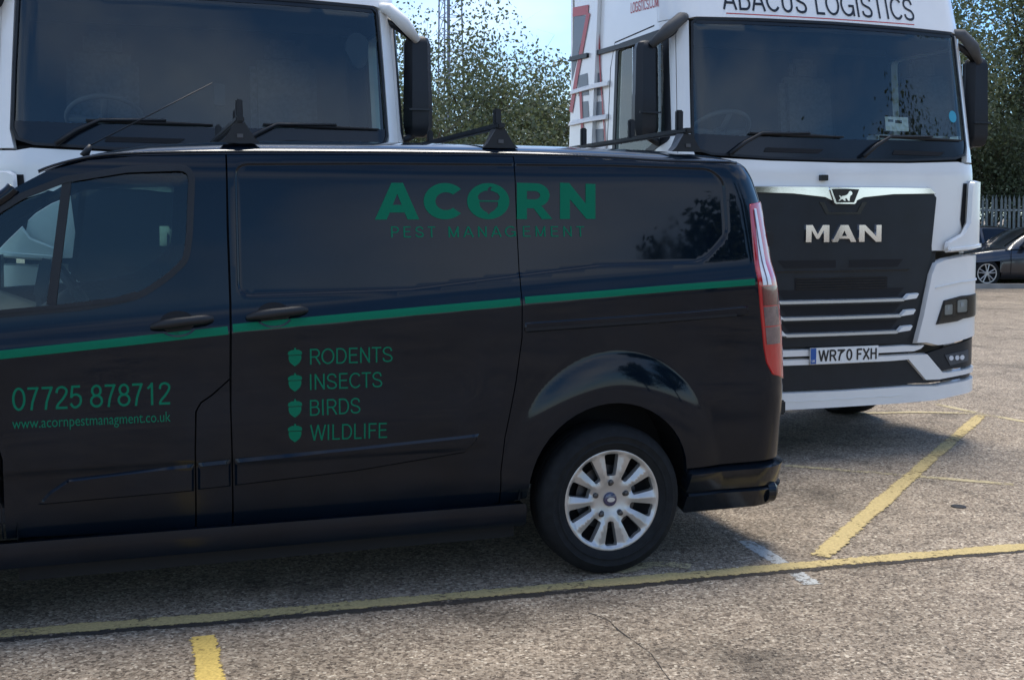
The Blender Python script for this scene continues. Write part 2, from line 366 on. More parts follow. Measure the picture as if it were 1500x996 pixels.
def tri(outline, holes=(), grid=.03, lines=()):
    out_ = resamp(outline, grid); hs = [resamp(h, grid) for h in holes]
    pts = list(out_); edges = [(i, (i+1) % len(out_)) for i in range(len(out_))]; loops = [list(range(len(out_)))]
    for h in hs:
        b = len(pts); pts += h; edges += [(b+i, b+(i+1) % len(h)) for i in range(len(h))]; loops.append(list(range(b, b+len(h))))
    oin = inset(out_, grid*.12) if lines else None
    for ln in lines:
        q = resamp(ln, grid); k = pip(np.array(q), oin); b = len(pts); idx = {}
        for i, p in enumerate(q):
            if k[i]: idx[i] = len(pts); pts.append(p)
        edges += [(idx[i], idx[(i+1) % len(q)]) for i in idx if (i+1) % len(q) in idx]
    A = np.array(pts); lo, hi = A.min(0), A.max(0)
    gx = np.arange(lo[0]+grid/2, hi[0], grid); gy = np.arange(lo[1]+grid/2, hi[1], grid)
    if len(gx) and len(gy):
        G = np.stack(np.meshgrid(gx, gy), -1).reshape(-1, 2)
        k = pip(G, out_)
        for h in hs: k &= ~pip(G, h)
        G = G[k]
        if len(G):
            d = np.full(len(G), 9.)
            for i in range(0, len(A)):
                d = np.minimum(d, (G[:, 0]-A[i, 0])**2+(G[:, 1]-A[i, 1])**2)
            G = G[d > (.45*grid)**2]
            pts += [tuple(g) for g in G]
    r = delaunay_2d_cdt([Vector(p) for p in pts], edges, [], 0, 1e-7)
    V = np.array([v[:] for v in r[0]]); T = np.array([f for f in r[2] if len(f) == 3])
    c = V[T].mean(1); k = pip(c, out_)
    for h in hs: k &= ~pip(c, h)
    T = T[k]
    imap = {}
    for ni, src in enumerate(r[3]):
        for q in src: imap[q] = ni
    loops = [[imap[i] for i in l if i in imap] for l in loops]
    return V, T, loops
def panel(name, S, outline, m, parent, holes=(), off=0., grid=.04, lip=.02, chamfer=0., label=None, lines=()):
    """a skin piece with its own edges: outline in (s, z), offset off outward, edge turned in by lip"""
    inner = inset(outline, chamfer) if chamfer else outline
    V, T, loops = tri(inner, holes, grid, lines)
    P, n = S.pos(V[:, 0], V[:, 1], off)
    a, b, c = P[T[:, 0]], P[T[:, 1]], P[T[:, 2]]
    fl = np.einsum('ij,ij->i', np.cross(b-a, c-a), n[T[:, 0]]) < 0
    T[fl] = T[fl][:, [0, 2, 1]]
    VV = [tuple(p) for p in P]; NN = [tuple(q) for q in n]; FF = [tuple(t) for t in T]
    if lip:
        for li, l in enumerate(loops):
            pts2 = V[l]; sgn = 1
            if chamfer and li == 0:
                o = inset([tuple(p) for p in pts2], -chamfer)
                if area([tuple(p) for p in pts2]) < 0: o = o[::-1]
                pts2 = np.array(o)
            Q, qn = S.pos(pts2[:, 0], pts2[:, 1], off-lip if np.isscalar(off) else off[l]-lip)
            b0 = len(VV); VV += [tuple(P[i]) for i in l]; b1 = len(VV); VV += [tuple(p) for p in Q]
            NN += [(0, 0, 0)]*(2*len(l)); k = len(l)
            ccw = (area([tuple(p) for p in V[l]]) > 0) == (li == 0)
            for i in range(k):
                j = (i+1) % k; f = (b0+i, b1+i, b1+j, b0+j)
                FF.append(f if ccw else f[::-1])
    o = mk(name, VV, FF, m, parent, False, NN)
    if label: o['label'] = label
    return o
def strip(S, pts, wid, up=True):
    # ribbon outline around a polyline of (s, z)
    P = [np.array(p, float) for p in pts]; L = []; R_ = []
    w = wid if hasattr(wid, '__len__') else [wid]*len(P)
    for i, p in enumerate(P):
        d = P[min(i+1, len(P)-1)]-P[max(i-1, 0)]; d /= np.linalg.norm(d); n = np.array([-d[1], d[0]])
        L.append(tuple(p+n*w[i]/2)); R_.append(tuple(p-n*w[i]/2))
    return R_+L[::-1]
_fc = {}
def text2d(txt, offset=0., spacing=1.):
    cu = bpy.data.curves.new('lettering', 'FONT'); cu.body = txt; cu.size = 1; cu.offset = offset; cu.space_character = spacing; cu.resolution_u = 5
    o = bpy.data.objects.new('lettering', cu); COL.objects.link(o)
    dg = bpy.context.evaluated_depsgraph_get(); me = bpy.data.meshes.new_from_object(o.evaluated_get(dg))
    bm = bmesh.new(); bm.from_mesh(me); bmesh.ops.triangulate(bm, faces=bm.faces[:])
    V = np.array([v.co[:2] for v in bm.verts]); bm.verts.index_update(); T = [[v.index for v in f.verts] for f in bm.faces]
    bm.free(); bpy.data.objects.remove(o); bpy.data.curves.remove(cu); bpy.data.meshes.remove(me)
    return V, T
def letter_skin(name, S, txt, p0, p1, cap, m, parent, off=.0016, offset=0., spacing=1., label=None):
    """flat lettering applied to a skin from p0 to p1 (s, z), cap height cap metres"""
    V, T = text2d(txt, offset, spacing)
    lo, hi = V.min(0), V.max(0); p0 = np.array(p0); d = np.array(p1)-p0
    capu = text2d('H', offset)[0][:, 1].max()
    tx = (V[:, 0]-lo[0])/(hi[0]-lo[0]); Q = p0+tx[:, None]*d; Q[:, 1] += V[:, 1]*cap/capu
    P, n = S.pos(Q[:, 0], Q[:, 1], off)
    FF = []
    for t in T:
        a, b, c = P[t[0]], P[t[1]], P[t[2]]
        FF.append(tuple(t) if np.dot(np.cross(b-a, c-a), n[t[0]]) > 0 else (t[0], t[2], t[1]))
    o = mk(name, P, FF, m, parent, False, n)
    if label: o['label'] = label
    return o
def _arc(cx, cy, rx, ry, a0, a1, n=14): return [(cx+rx*math.cos(math.radians(t)), cy+ry*math.sin(math.radians(t))) for t in np.linspace(a0, a1, n)]
def _sp(*p): return smooth_poly(list(p), 6, False)
GLY = {
 ' ': (.30, []), '.': (.2, [[(.10, 0), (.10, .11)]]), '-': (.2, [[(.06, .45), (.16, .45)]]),
 '0': (.60, [_arc(.30, .5, .23, .45, 0, 360, 28)]),
 '1': (.60, [[(.34, 0), (.34, 1)], _sp((.14, .74), (.26, .84), (.34, .97))]),
 '2': (.60, [_sp((.09, .70), (.14, .88), (.31, .95), (.49, .86), (.50, .68), (.34, .42), (.16, .22), (.08, .05)), [(.05, .05), (.55, .05)]]),
 '5': (.60, [[(.50, .95), (.14, .95)], [(.17, .98), (.11, .46)], _sp((.11, .49), (.22, .59), (.38, .59), (.51, .47), (.51, .24), (.38, .08), (.22, .06), (.08, .22))]),
 '7': (.60, [[(.06, .94), (.50, .94)], [(.50, .99), (.36, .62), (.27, .34), (.22, 0)]]),
 '8': (.60, [_arc(.30, .735, .185, .215, 0, 360, 22), _arc(.30, .285, .235, .235, 0, 360, 24)]),
 'A': (.72, [[(.03, 0), (.35, 1)], [(.37, 1), (.69, 0)], [(.14, .30), (.58, .30)]]),
 'B': (.72, [[(.13, 0), (.13, 1)], [(.13, .95), (.40, .95)]+_arc(.40, .745, .20, .205, 90, -90)+[(.13, .54)], [(.13, .54), (.42, .54)]+_arc(.42, .295, .23, .245, 90, -90)+[(.13, .05)]]),
 'C': (.76, [_arc(.41, .5, .34, .45, 38, 322, 30)]),
 'D': (.76, [[(.13, 0), (.13, 1)], [(.13, .95), (.36, .95)]+_arc(.36, .5, .32, .45, 90, -90, 20)+[(.13, .05)]]),
 'E': (.68, [[(.13, 0), (.13, 1)], [(.13, .95), (.62, .95)], [(.13, .53), (.58, .53)], [(.13, .05), (.64, .05)]]),
 'F': (.64, [[(.13, 0), (.13, 1)], [(.13, .95), (.60, .95)], [(.13, .53), (.54, .53)]]),
 'G': (.82, [_arc(.43, .5, .36, .45, 42, 340, 30), [(.76, .02), (.76, .46)], [(.48, .46), (.81, .46)]]),
 'H': (.74, [[(.12, 0), (.12, 1)], [(.62, 0), (.62, 1)], [(.12, .53), (.62, .53)]]),
 'I': (.30, [[(.15, 0), (.15, 1)]]),
 'L': (.60, [[(.13, 0), (.13, 1)], [(.13, .05), (.57, .05)]]),
 'M': (.86, [[(.12, 0), (.12, 1)], [(.74, 0), (.74, 1)], [(.12, .98), (.43, .03)], [(.74, .98), (.43, .03)]]),
 'N': (.76, [[(.12, 0), (.12, 1)], [(.64, 0), (.64, 1)], [(.12, .97), (.64, .03)]]),
 'O': (.82, [_arc(.41, .5, .35, .45, 0, 360, 32)]),
 'P': (.68, [[(.13, 0), (.13, 1)], [(.13, .95), (.40, .95)]+_arc(.40, .70, .22, .25, 90, -90)+[(.13, .45)]]),
 'R': (.74, [[(.13, 0), (.13, 1)], [(.13, .95), (.42, .95)]+_arc(.42, .715, .22, .235, 90, -90)+[(.13, .48)], [(.42, .48), (.70, 0)]]),
 'S': (.70, [_sp((.08, .28), (.14, .12), (.34, .05), (.55, .10), (.62, .26), (.52, .42), (.32, .50), (.15, .59), (.10, .75), (.19, .90), (.36, .95), (.53, .89), (.60, .72))]),
 'T': (.64, [[(.32, 0), (.32, 1)], [(.02, .95), (.62, .95)]]),
 'U': (.74, [[(.12, 1), (.12, .38)]+_arc(.37, .34, .25, .29, 180, 360, 16)+[(.62, .38), (.62, 1)]]),
 'W': (.98, [[(.03, 1), (.26, 0)], [(.26, 0), (.49, 1)], [(.49, 1), (.72, 0)], [(.72, 0), (.95, 1)]]),
 'X': (.70, [[(.05, 0), (.65, 1)], [(.05, 1), (.65, 0)]]),
 'K': (.70, [[(.13, 0), (.13, 1)], [(.15, .40), (.62, 1)], [(.30, .55), (.66, 0)]]),
}
def letter_stroke(name, S, txt, p0, p1, cap, m, parent, sw=.10, off=.0016, track=0., label=None):
    """sign lettering cut from strokes, laid on a skin from p0 to p1 with cap height cap (metres)"""
    x = 0.; V = []; Fc = []; k = 0
    for ch in txt:
        wd, sts = GLY[ch]
        for st in sts:
            R = strip(S, [(x+a, b) for a, b in st], sw); n = len(R)//2; b0 = len(V)
            V += [(q[0], q[1], k) for q in R]
            Fc += [(b0+i, b0+i+1, b0+2*n-2-i, b0+2*n-1-i) for i in range(n-1)]; k += 1
        x += wd+track
    V = np.array(V); V[:, 0] -= V[:, 0].min(); V[:, 0] /= V[:, 0].max()
    p0 = np.array(p0); Q = p0+V[:, :1]*(np.array(p1)-p0); Q[:, 1] += V[:, 1]*cap
    P, n = S.pos(Q[:, 0], Q[:, 1], off+(V[:, 2] % 6)*.00012)
    FF = []
    for f in Fc:
        a_, b_, c_ = P[f[0]], P[f[1]], P[f[2]]
        FF.append(f if np.dot(np.cross(b_-a_, c_-a_), n[f[0]]) > 0 else f[::-1])
    o = mk(name, P, FF, m, parent, False, n)
    if label: o['label'] = label
    return o
def sp(x, k): return k*np.logaddexp(0, x/k)
def sstep(x): x = np.clip(x, 0, 1); return x*x*(3-2*x)

# ------------------------------------------------------------------ the ground
def sheet(name, poly, z, m, kind='structure', parent=None, grid=None):
    V, T, _ = tri(poly, (), grid or 50.)
    o = mk(name, [(p[0], p[1], z) for p in V], [tuple(t) for t in T], m, parent, fix=False)
    bm = bmesh.new(); bm.from_mesh(o.data)
    for f in bm.faces:
        if f.normal.z < 0: f.normal_flip()
    bm.to_mesh(o.data); bm.free()
    return tag(o, kind=kind)
sheet('ground', [(-900, -900), (900, -900), (900, 1500), (-900, 1500)], 0, 'asphalt')
def ribbon(name, px, w, m, z=.004, wob=.0015):
    P = [np.array(ground_at(*p)) for p in px]; pts = []
    for i in range(len(P)-1):
        L = np.linalg.norm(P[i+1]-P[i]); k = max(2, int(L/.05))
        pts += [P[i]+(P[i+1]-P[i])*j/k for j in range(k)]
    pts.append(P[-1]); L = []; R_ = []; rs = random.Random(len(px)*7+int(px[0][0]))
    for i, p in enumerate(pts):
        d = pts[min(i+1, len(pts)-1)]-pts[max(i-1, 0)]; d = d/np.linalg.norm(d); n = np.array([-d[1], d[0]])
        L.append(tuple(p+n*(w*.56+rs.uniform(-wob, wob)))); R_.append(tuple(p-n*(w*.56+rs.uniform(-wob, wob))))
    V = [(q[0], q[1], z) for q in R_+L]; k = len(pts)
    o = mk(name, V, [(i, i+1, k+i+1, k+i) for i in range(k-1)], m)
    ul = o.data.uv_layers.new(name='UVMap')
    for lp in o.data.loops: ul.data[lp.index].uv = ((lp.vertex_index % k)*.05, 0. if lp.vertex_index < k else 1.)
    return tag(o, kind='structure')
ribbon('pavement_joint', [(-120, 948), (0, 937), (300, 914), (750, 874), (1190, 834), (1500, 806), (1700, 788)], .055, 'joint_tar', .0025, .014)
ribbon('painted_line', [(-120, 940), (0, 929), (300, 906), (750, 866), (900, 853), (1190, 827), (1500, 801), (1700, 784)], .108, 'line_yellow', .004)
ribbon('painted_line', [(1202, 816), (1320, 711), (1437, 609)], .105, 'line_yellow', .006)
ribbon('painted_line', [(298, 932), (303, 965), (309, 1010)], .10, 'line_yellow_bright', .004)
ribbon('painted_line', [(1090, 792), (1150, 828), (1190, 856)], .10, 'line_white', .002)
ribbon('painted_line', [(1150, 682), (1300, 694), (1485, 710)], .075, 'line_yellow_worn', .003)
ribbon('painted_line', [(1370, 592), (1440, 607), (1520, 621)], .085, 'line_yellow_worn', .003)
ribbon('painted_line', [(1250, 606), (1340, 604), (1430, 606)], .085, 'line_yellow_worn', .005)
ribbon('painted_line', [(905, 838), (955, 826), (1012, 830)], .10, 'line_yellow_worn', .005)
ribbon('pavement_crack', [(862, 897), (893, 909), (905, 922), (938, 946), (955, 958), (966, 975), (985, 1002)], .005, 'joint_tar', .0022, .003)
g = ground_at(1404, 742)
dr = MB().lathe([(0, .006), (.028, .007), (.040, .005), (.043, .001)], (g[0], g[1], 0), 'z', 24).build('survey_cap', 'drain_iron')
tag(dr, 'small round black iron cap set flush in the tarmac beside the yellow lines', 'cap')

# ------------------------------------------------------------------ wheel
def wheel_parts(parent, c, side, R=.345, wid=.215, rr=.232, name='wheel', spokes='van', cap='hub_blue'):
    """side=-1: outer face towards -w"""
    f = lambda prof: [(r, h*-side) for r, h in prof]
    w = wid
    g_ = []
    prof = [(rr-.012, .02), (rr+.002, .006), (rr+.02, -.002), (rr+.030, -.005), (rr+.033, -.010), (rr+.038, -.010), (rr+.041, -.007), (rr+.06, -.009), (rr+.066, -.012), (rr+.070, -.009), (R-.04, -.007), (R-.035, -.004), (R-.02, .006), (R-.006, .022), (R, .045),
            (R, w*.32), (R-.007, w*.325), (R-.007, w*.345), (R, w*.35), (R, w*.49), (R-.007, w*.495), (R-.007, w*.515), (R, w*.52), (R, w*.66), (R-.007, w*.665), (R-.007, w*.685), (R, w*.69), (R, w-.05), (R-.03, w-.005), (rr, w-.01), (rr-.012, w-.03)]
    t = MB().lathe(f(prof), c, 'w', 64).build('tyre', 'tyre_rubber', parent, 'auto')
    for rring in (.5, .8):
        pass
    b = MB().lathe(f([(rr-.012, .02), (rr-.02, .05), (rr-.03, .11), (.06, .11), (.0, .11)]), c, 'w', 40).build('wheel_barrel', 'dark_void', parent, True)
    dsk = MB().lathe(f([(.0, .085), (.15, .085), (.15, .10)]), c, 'w', 32).build('brake_disc', 'steel_dark', parent, 'auto')
    class FS: pass
    ring = [(rr*math.cos(2*PI*k/72), rr*math.sin(2*PI*k/72)) for k in range(72)]
    holes = []
    for k in range(10):
        a = PI/2+2*PI*k/10
        if spokes == 'van':
            big = k % 2 == 0
            r0, r1 = (.110 if big else .102), rr*.915
            hw0, hw1 = (.021 if big else .014), (.036 if big else .032)
        else:
            r0, r1, hw0, hw1 = rr*.30, rr*.88, rr*.045, rr*.14
        q = rounded([(r0, -hw0), (r1, -hw1), (r1, hw1), (r0, hw0)], [.008, .014, .014, .008], 3)
        ca, sa = math.cos(a), math.sin(a); holes.append([(x*ca-y*sa, x*sa+y*ca) for x, y in q])
    def M(x, z):
        r = np.hypot(x, z); a = np.arctan2(z, x)
        d = .010+.026*sstep((rr*.62-r)/(rr*.5)) - .004*np.exp(-((r-rr*.97)/(rr*.04))**2)
        # ridge running down every spoke
        ph = (a-PI/2)/(2*PI/10); dd = np.abs(ph-np.floor(ph)-.5)*2     # 0 at spoke centre
        d = d+.020*dd*sstep((r-.07)/.06)*sstep((rr*.99-r)/.03)
        return c[0]+x, c[1]+d*-side, c[2]+z
    S = Surf(M, None)
    V, T, loops = tri(ring, holes, .010)
    P, n = S.pos(V[:, 0], V[:, 1]); 
    if side > 0: n = -n
    VV = [tuple(p) for p in P]; FF = []
    for q in T:
        a_, b_, c_ = P[q[0]], P[q[1]], P[q[2]]
        FF.append(tuple(q) if np.dot(np.cross(b_-a_, c_-a_), n[q[0]]) > 0 else (q[0], q[2], q[1]))
    NN = [tuple(q) for q in n]
    for l in loops:
        b0 = len(VV); VV += [tuple(P[i]) for i in l]; b1 = len(VV); VV += [(P[i][0], P[i][1]+.035*-side, P[i][2]) for i in l]; NN += [(0, 0, 0)]*(2*len(l)); k = len(l)
        for i in range(k): FF.append((b0+i, b0+(i+1) % k, b1+(i+1) % k, b1+i))
    rim = mk('rim', VV, FF, 'alloy', parent, False, NN)
    cc = (c[0], c[1]+.026*-side, c[2])
    MB().lathe(f([(.0, -.004), (.022, -.003), (.030, .0), (.033, .006), (.033, .02)]), cc, 'w', 28).build('hub_cap', cap, parent, 'auto')
    e = [(.019*math.cos(t_)+cc[0], .0105*math.sin(t_)+cc[2]) for t_ in np.linspace(0, 2*PI, 24, endpoint=False)]
    MB().prism(e, cc[1]+.0055*side, cc[1]+.002*side).build('hub_badge', 'satin_silver', parent)
    if spokes == 'van':
        for k in range(5):
            a = PI/2+2*PI*k/5; q = (c[0]+.080*math.cos(a), c[1]+.030*-side, c[2]+.080*math.sin(a))
            MB().lathe(f([(.0, -.016), (.011, -.014), (.013, -.004), (.018, .0), (.018, .012)]), q, 'w', 14).build('wheel_nut', 'steel_dark', parent, 'auto')
    return t

# ------------------------------------------------------------------ the van
VO = ground_at(895, 842); VA = math.radians(18.27)
VF = Frame(VO, VA)
VW = 1.97                                                # body width
VR = .20
_sil = [(1060, 221), (1078, 224), (1090, 231), (1103, 262), (1113, 300), (1125, 365), (1134, 418), (1140, 480), (1143, 560), (1141, 640), (1141, 760)]
_q = sorted([VF.pick(*p, .12)[::-1] for p in _sil]); _qz = np.array([a for a, b in _q]); _qu = np.array([b for a, b in _q])
def v_u0(z): return np.interp(z, _qz, _qu)-.56*VR-.034-.026*np.clip((1.72-z)/.3, 0, 1)
def zstripe(s): return 1.106+(s+2.549)*.0687
def vprof(s, z):
    d = z-zstripe(s)-.012
    w = .32*sp(d, .008)-.195*sp(d-.075, .014)+.45*sp(z-1.855, .02)+.25*sp(.44-z, .025)
    w = w+.062*np.square(np.clip(.86-z, 0, 1)/.5)
    for cu in (0., -2.933):
        x = s-cu
        rho = np.sqrt(((x-.02)/(.56 if cu == 0 else .46))**2+((z-.345)/.675)**2)
        q_ = sp(1-rho, .012)/.32; q_ = np.clip(q_, 0, 1)
        w = w-.028*(1-(1-q_)**2.2)*sstep((z-.30)/.15)
    # soft crease above the lower mouldings
    w = w-.010*sstep((z-.62)/.03)*sstep((.99-z)/.25)*sstep((-.55-s)/.2)
    return w
RECESS = []
def sdf(s, z, poly):
    d = np.full(s.shape, 9.); n = len(poly)
    for i in range(n):
        x0, y0 = poly[i]; x1, y1 = poly[(i+1) % n]; ex, ey = x1-x0, y1-y0
        t = np.clip(((s-x0)*ex+(z-y0)*ey)/(ex*ex+ey*ey+1e-12), 0, 1)
        d = np.minimum(d, np.hypot(s-x0-t*ex, z-y0-t*ey))
    return np.where(pip(np.stack([s, z], 1), poly), -d, d)
def vskin(s, z):
    u0 = v_u0(z); th = np.clip((s-u0)/VR, 0, PI/2); a = np.minimum(s, u0)
    uf = -3.60; tf = np.clip((uf-s)/.30, 0, PI/2); a = np.maximum(a, uf)
    w = vprof(a, z)
    for poly, dep in RECESS: w = w+dep*sstep(-sdf(s, z, poly)/.014+.5)
    u = a+VR*np.sin(th)-.30*np.sin(tf)
    w = w+VR*(1-np.cos(th))+.30*(1-np.cos(tf))+np.maximum(0, s-u0-VR*PI/2)+np.maximum(0, uf-.30*PI/2-s)
    return u, w, z
VS = Surf(vskin, VF)
VSF = Surf(lambda s, z: (lambda q: (q[0], VW-q[1], q[2]))(vskin(s, z)), VF)
def s_end(z): return float(v_u0(np.array([z]))[0])+VR*1.5
iv = VS.inv
van = thing('panel_van', (VO[0], VO[1], 0), VA, 'black panel van with green acorn pest management lettering and roof bars', 'van')
gut = [(-3.02, 1.335), (-2.78, 1.55)]+[iv(*p) for p in ((0, 292), (20, 275), (67, 250), (130, 234), (200, 228), (331, 226))]
gut_s = [iv(331, 226), iv(450, 226), iv(600, 227), iv(752, 229)]
gut_r = [iv(752, 229), iv(880, 233), iv(985, 239)]
zt = 1.84
gut_r += [(s_end(1.87)-.21, 1.885), (s_end(zt)-.12, 1.862), (s_end(zt), zt)]
rec_s = rounded([iv(345, 241), iv(550, 240), iv(765, 241), iv(775, 403), iv(600, 424), iv(350, 434)], [.05, .01, .01, .01, .01, .05])
rec_r = rounded([iv(740, 241), iv(900, 243), iv(1040, 248), iv(1060, 265), iv(1066, 345), iv(1030, 384), iv(880, 389), iv(740, 404)], [.01, .01, .04, .04, .05, .06, .02, .01])
winhole = rounded([iv(*p) for p in ((279, 248), (275, 345), (270, 380), (243, 405), (203, 432), (127, 447), (0, 458))]+[(-2.93, 1.245), (-2.70, 1.50)]+[iv(*p) for p in ((0, 310), (33, 290), (95, 266), (187, 251))],
                  [.05, .03, .03, .03, .05, .03, .01, .01, .01, .01, .01, .01, .01])
bgap_top, bgap = [iv(*p) for p in ((331, 226), (333, 332), (337, 445), (337, 555))], None
fdoor = [(-2.55, .372), iv(287, 776), iv(286, 660), iv(287, 603), iv(294, 590), iv(310, 579), iv(337, 555), iv(337, 445), iv(333, 332)]+gut[::-1]+[(-2.97, 1.22), (-2.84, 1.02), (-2.60, .90), (-2.55, .70)]
sdoor = [iv(341, 772)]+[iv(*p) for p in ((600, 751), (731, 739), (734, 690), (740, 640), (756, 560), (765, 495), (765, 440), (758, 330), (752, 229))]+gut_s[::-1][1:]+[iv(334, 332), iv(338, 445), iv(338, 600)]
pillar = [iv(287, 776), iv(341, 772), iv(338, 600), iv(337, 555), iv(310, 579), iv(294, 590), iv(287, 603), iv(286, 660)]
arch = [(-.388, .372), (-.388, .42)]+[(-.388*math.cos(t), .42+.375*math.sin(t)) for t in np.linspace(.12, PI-.12, 22)]+[(.388, .42)]
rzs = np.linspace(.47, zt, 16)
rpanel = [iv(731, 739)]+arch+[(.392, .462)]+[(s_end(z), z) for z in rzs]+gut_r[::-1][1:]+[iv(*p) for p in ((758, 330), (765, 440), (765, 495), (756, 560), (740, 640), (734, 690))]
rec_all = [p for p in rec_s if p[0] < iv(700, 300)[0]]
kk = min(range(len(rec_all)), key=lambda i: rec_all[i][0]+0*i)
low = [p for p in rec_all if p[1] < 1.6]; top = [p for p in rec_all if p[1] >= 1.6]
rlow = [p for p in rec_r if p[1] < 1.6 and p[0] > iv(790, 300)[0]]; rtop = [p for p in rec_r if p[1] >= 1.6 and p[0] > iv(790, 300)[0]]
rec_all = top+rtop+rlow+low
RECESS += [(rec_all, .008)]
G = .0032
door = panel('front_door', VS, inset(fdoor, G), 'van_paint', van, holes=[winhole], grid=.018, lip=.03)
slide = panel('sliding_door', VS, inset(sdoor, G), 'van_paint', van, grid=.016, lip=.03, lines=[inset(rec_all, k) for k in (-.007, -.0025, .0025, .007)])
panel('door_pillar', VS, inset(pillar, G), 'van_paint', van, grid=.02, lip=.03)
rside = panel('rear_side_panel', VS, inset(rpanel, .0015), 'van_paint', van, grid=.016, lip=.03, lines=[inset(rec_all, k) for k in (-.007, -.0025, .0025, .007)])
# backing behind the shut lines
bk = [(-2.5, .39), (-.40, .39), (-.40, .9), (.3, .9), (.3, 1.84), (-1.9, 1.84), (-1.72, 1.84), (-1.72, .8), (-2.5, .8)]
panel('inner_frame', VS, bk, 'dark_void', van, off=-.035, grid=.06, lip=0)
SS = Surf(lambda s, z: (s, .026+.12*sp(z-.325, .012)+.5*sp(.300-z, .025)+0*s, z), VF)
sill = panel('sill', SS, rounded([(-2.62, .262), (-.40, .255), (-.40, .356), (-2.62, .364)], .015), 'van_paint', van, off=.006, grid=.02, lip=.08)
fend = [(-2.558, .372), (-2.558, .70), (-2.605, .905), (-2.845, 1.025), (-2.975, 1.22), (-3.05, 1.30), (-3.35, 1.17), (-3.70, 1.06), (-4.06, .93), (-4.06, .62), (-3.33, .62), (-3.33, .42)]+[(-2.933-.388*math.cos(t), .42+.375*math.sin(t)) for t in np.linspace(.1, PI-.1, 20)]+[(-2.56, .372)]
fend = [p for p in fend if not (p[0] > -2.56 and p[1] < .5 and p[1] > .3725)]
panel('front_wing', VS, inset(fend, G), 'van_paint', van, grid=.03)
panel('front_bumper', VS, [(-4.07, .26), (-3.33, .26), (-3.33, .612), (-4.07, .612)], 'black_plastic', van, off=.01, grid=.04)
rbz = np.linspace(.245, .455, 6)
bump = [(.40, .243), (.70, .246)]+[(s_end(z)+.03, z) for z in rbz]+[(.70, .455), (.40, .455)]
bump_o = panel('rear_bumper', VS, rounded([(.395, .238), (s_end(.3)+.03, .243), (s_end(.35)+.03, .362), (.395, .362)], [.03, .0, .0, .012]), 'gloss_plastic', van, off=.044, grid=.02, lip=.08, chamfer=.014)
panel('bumper_top', VS, [(.395, .345), (s_end(.35)+.03, .345), (s_end(.45)+.03, .453), (.395, .453)], 'gloss_plastic', bump_o, off=.030, grid=.02, lip=.06, chamfer=.008)
MB().tube([(.86, .12, .30), (.900, .12, .30), (.915, .12, .30)], [.055, .055, .042], 20).build('parking_sensor_pod', 'gloss_plastic', bump_o, 'auto')
# far side, one skin with its own window
fs = [(-4.06, .62), (-4.06, .93), (-3.70, 1.06), (-3.35, 1.17), (-3.05, 1.30)]+gut+gut_s[1:]+gut_r[1:]+[(s_end(z), z) for z in rzs[::-1]]+arch[::-1]+[(-2.55, .372)]+[(-2.933+.388*math.cos(t), .42+.375*math.sin(t)) for t in np.linspace(.1, PI-.1, 16)]+[(-3.33, .62)]
_R = RECESS[:]; RECESS.clear()
far = panel('off_side_panel', VSF, fs, 'van_paint', van, holes=[winhole], grid=.07, lip=.03)
panel('front_bumper', VSF, [(-4.07, .26), (-3.33, .26), (-3.33, .612), (-4.07, .612)], 'black_plastic', van, off=-.01, grid=.06, lip=0)
panel('off_side_window', VSF, inset(winhole, .003), 'van_glass', van, off=.01, grid=.08, lip=0)
panel('sill', VSF, [(-2.50, .225), (-.40, .215), (-.40, .352), (-2.50, .360)], 'van_paint', van, grid=.08, lip=0)
panel('rear_bumper', VSF, [(.395, .238), (s_end(.3)+.03, .243), (s_end(.45)+.03, .452), (.395, .452)], 'gloss_plastic', van, off=-.016, grid=.05, lip=0)
RECESS += _R
# front door window
gl = panel('door_window', VS, inset(winhole, .002), 'van_glass', door, off=-.014, grid=.06, lip=0)
panel('window_seal', VS, inset(winhole, -.020), 'black_plastic', gl, holes=[inset(winhole, .006)], off=.004, grid=.03, lip=.008)
panel('window_divider', VS, strip(VS, [iv(98, 264), iv(75, 447)], .034), 'black_plastic', gl, off=.0, grid=.03, lip=.03)
panel('window_divider', VSF, strip(VS, [iv(98, 264), iv(75, 447)], .034), 'black_plastic', far, off=.0, grid=.03, lip=0)
panel('wiper_seal', VS, [iv(-20, 462), iv(90, 452), iv(185, 441), iv(203, 432), iv(198, 427), iv(170, 436), iv(90, 446), iv(-20, 456)], 'black_plastic', gl, off=.007, grid=.03, lip=.01)
# lower mouldings
def mold(px, par):
    return panel('lower_moulding', VS, [iv(*p) for p in px], 'van_paint', par, off=.012, grid=.02, lip=.012, chamfer=.009)
mold([(56, 739), (72, 720), (100, 701), (190, 690), (284, 679), (284, 719), (150, 731)], door)
mold([(290, 678), (338, 673), (338, 712), (290, 717)], van)
mold([(344, 672), (520, 655), (702, 635), (697, 646), (680, 663), (520, 690), (344, 711)], slide)
# stripe and lettering
def vstripe(par, px, w):
    panel('green_stripe', VS, strip(VS, [iv(*p) for p in px], w), 'green_vinyl', par, off=.0015, grid=.02, lip=0)
vstripe(door, [(-60, 525), (0, 520), (170, 502), (334, 484)], .033)
vstripe(slide, [(341, 481), (500, 466), (630, 454), (762, 442)], .033)
vstripe(rside, [(769, 440), (880, 431), (1000, 421), (1106, 413)], .030)
def rbox(x0, x1, y0t, y0b, y1t, y1b):
    A, B, C, D = iv(x0, y0b), iv(x1, y1b), iv(x1, y1t), iv(x0, y0t)
    return lambda x, y: tuple(np.array(A)*(1-x)*(1-y)+np.array(B)*x*(1-y)+np.array(C)*x*y+np.array(D)*(1-x)*y)
def ring_c(r, x, y, a0, a1, n=28, sx=1.): return [(x+r*sx*math.cos(t), y+r*math.sin(t)) for t in np.linspace(a0, a1, n)]
th_ = math.radians(42)
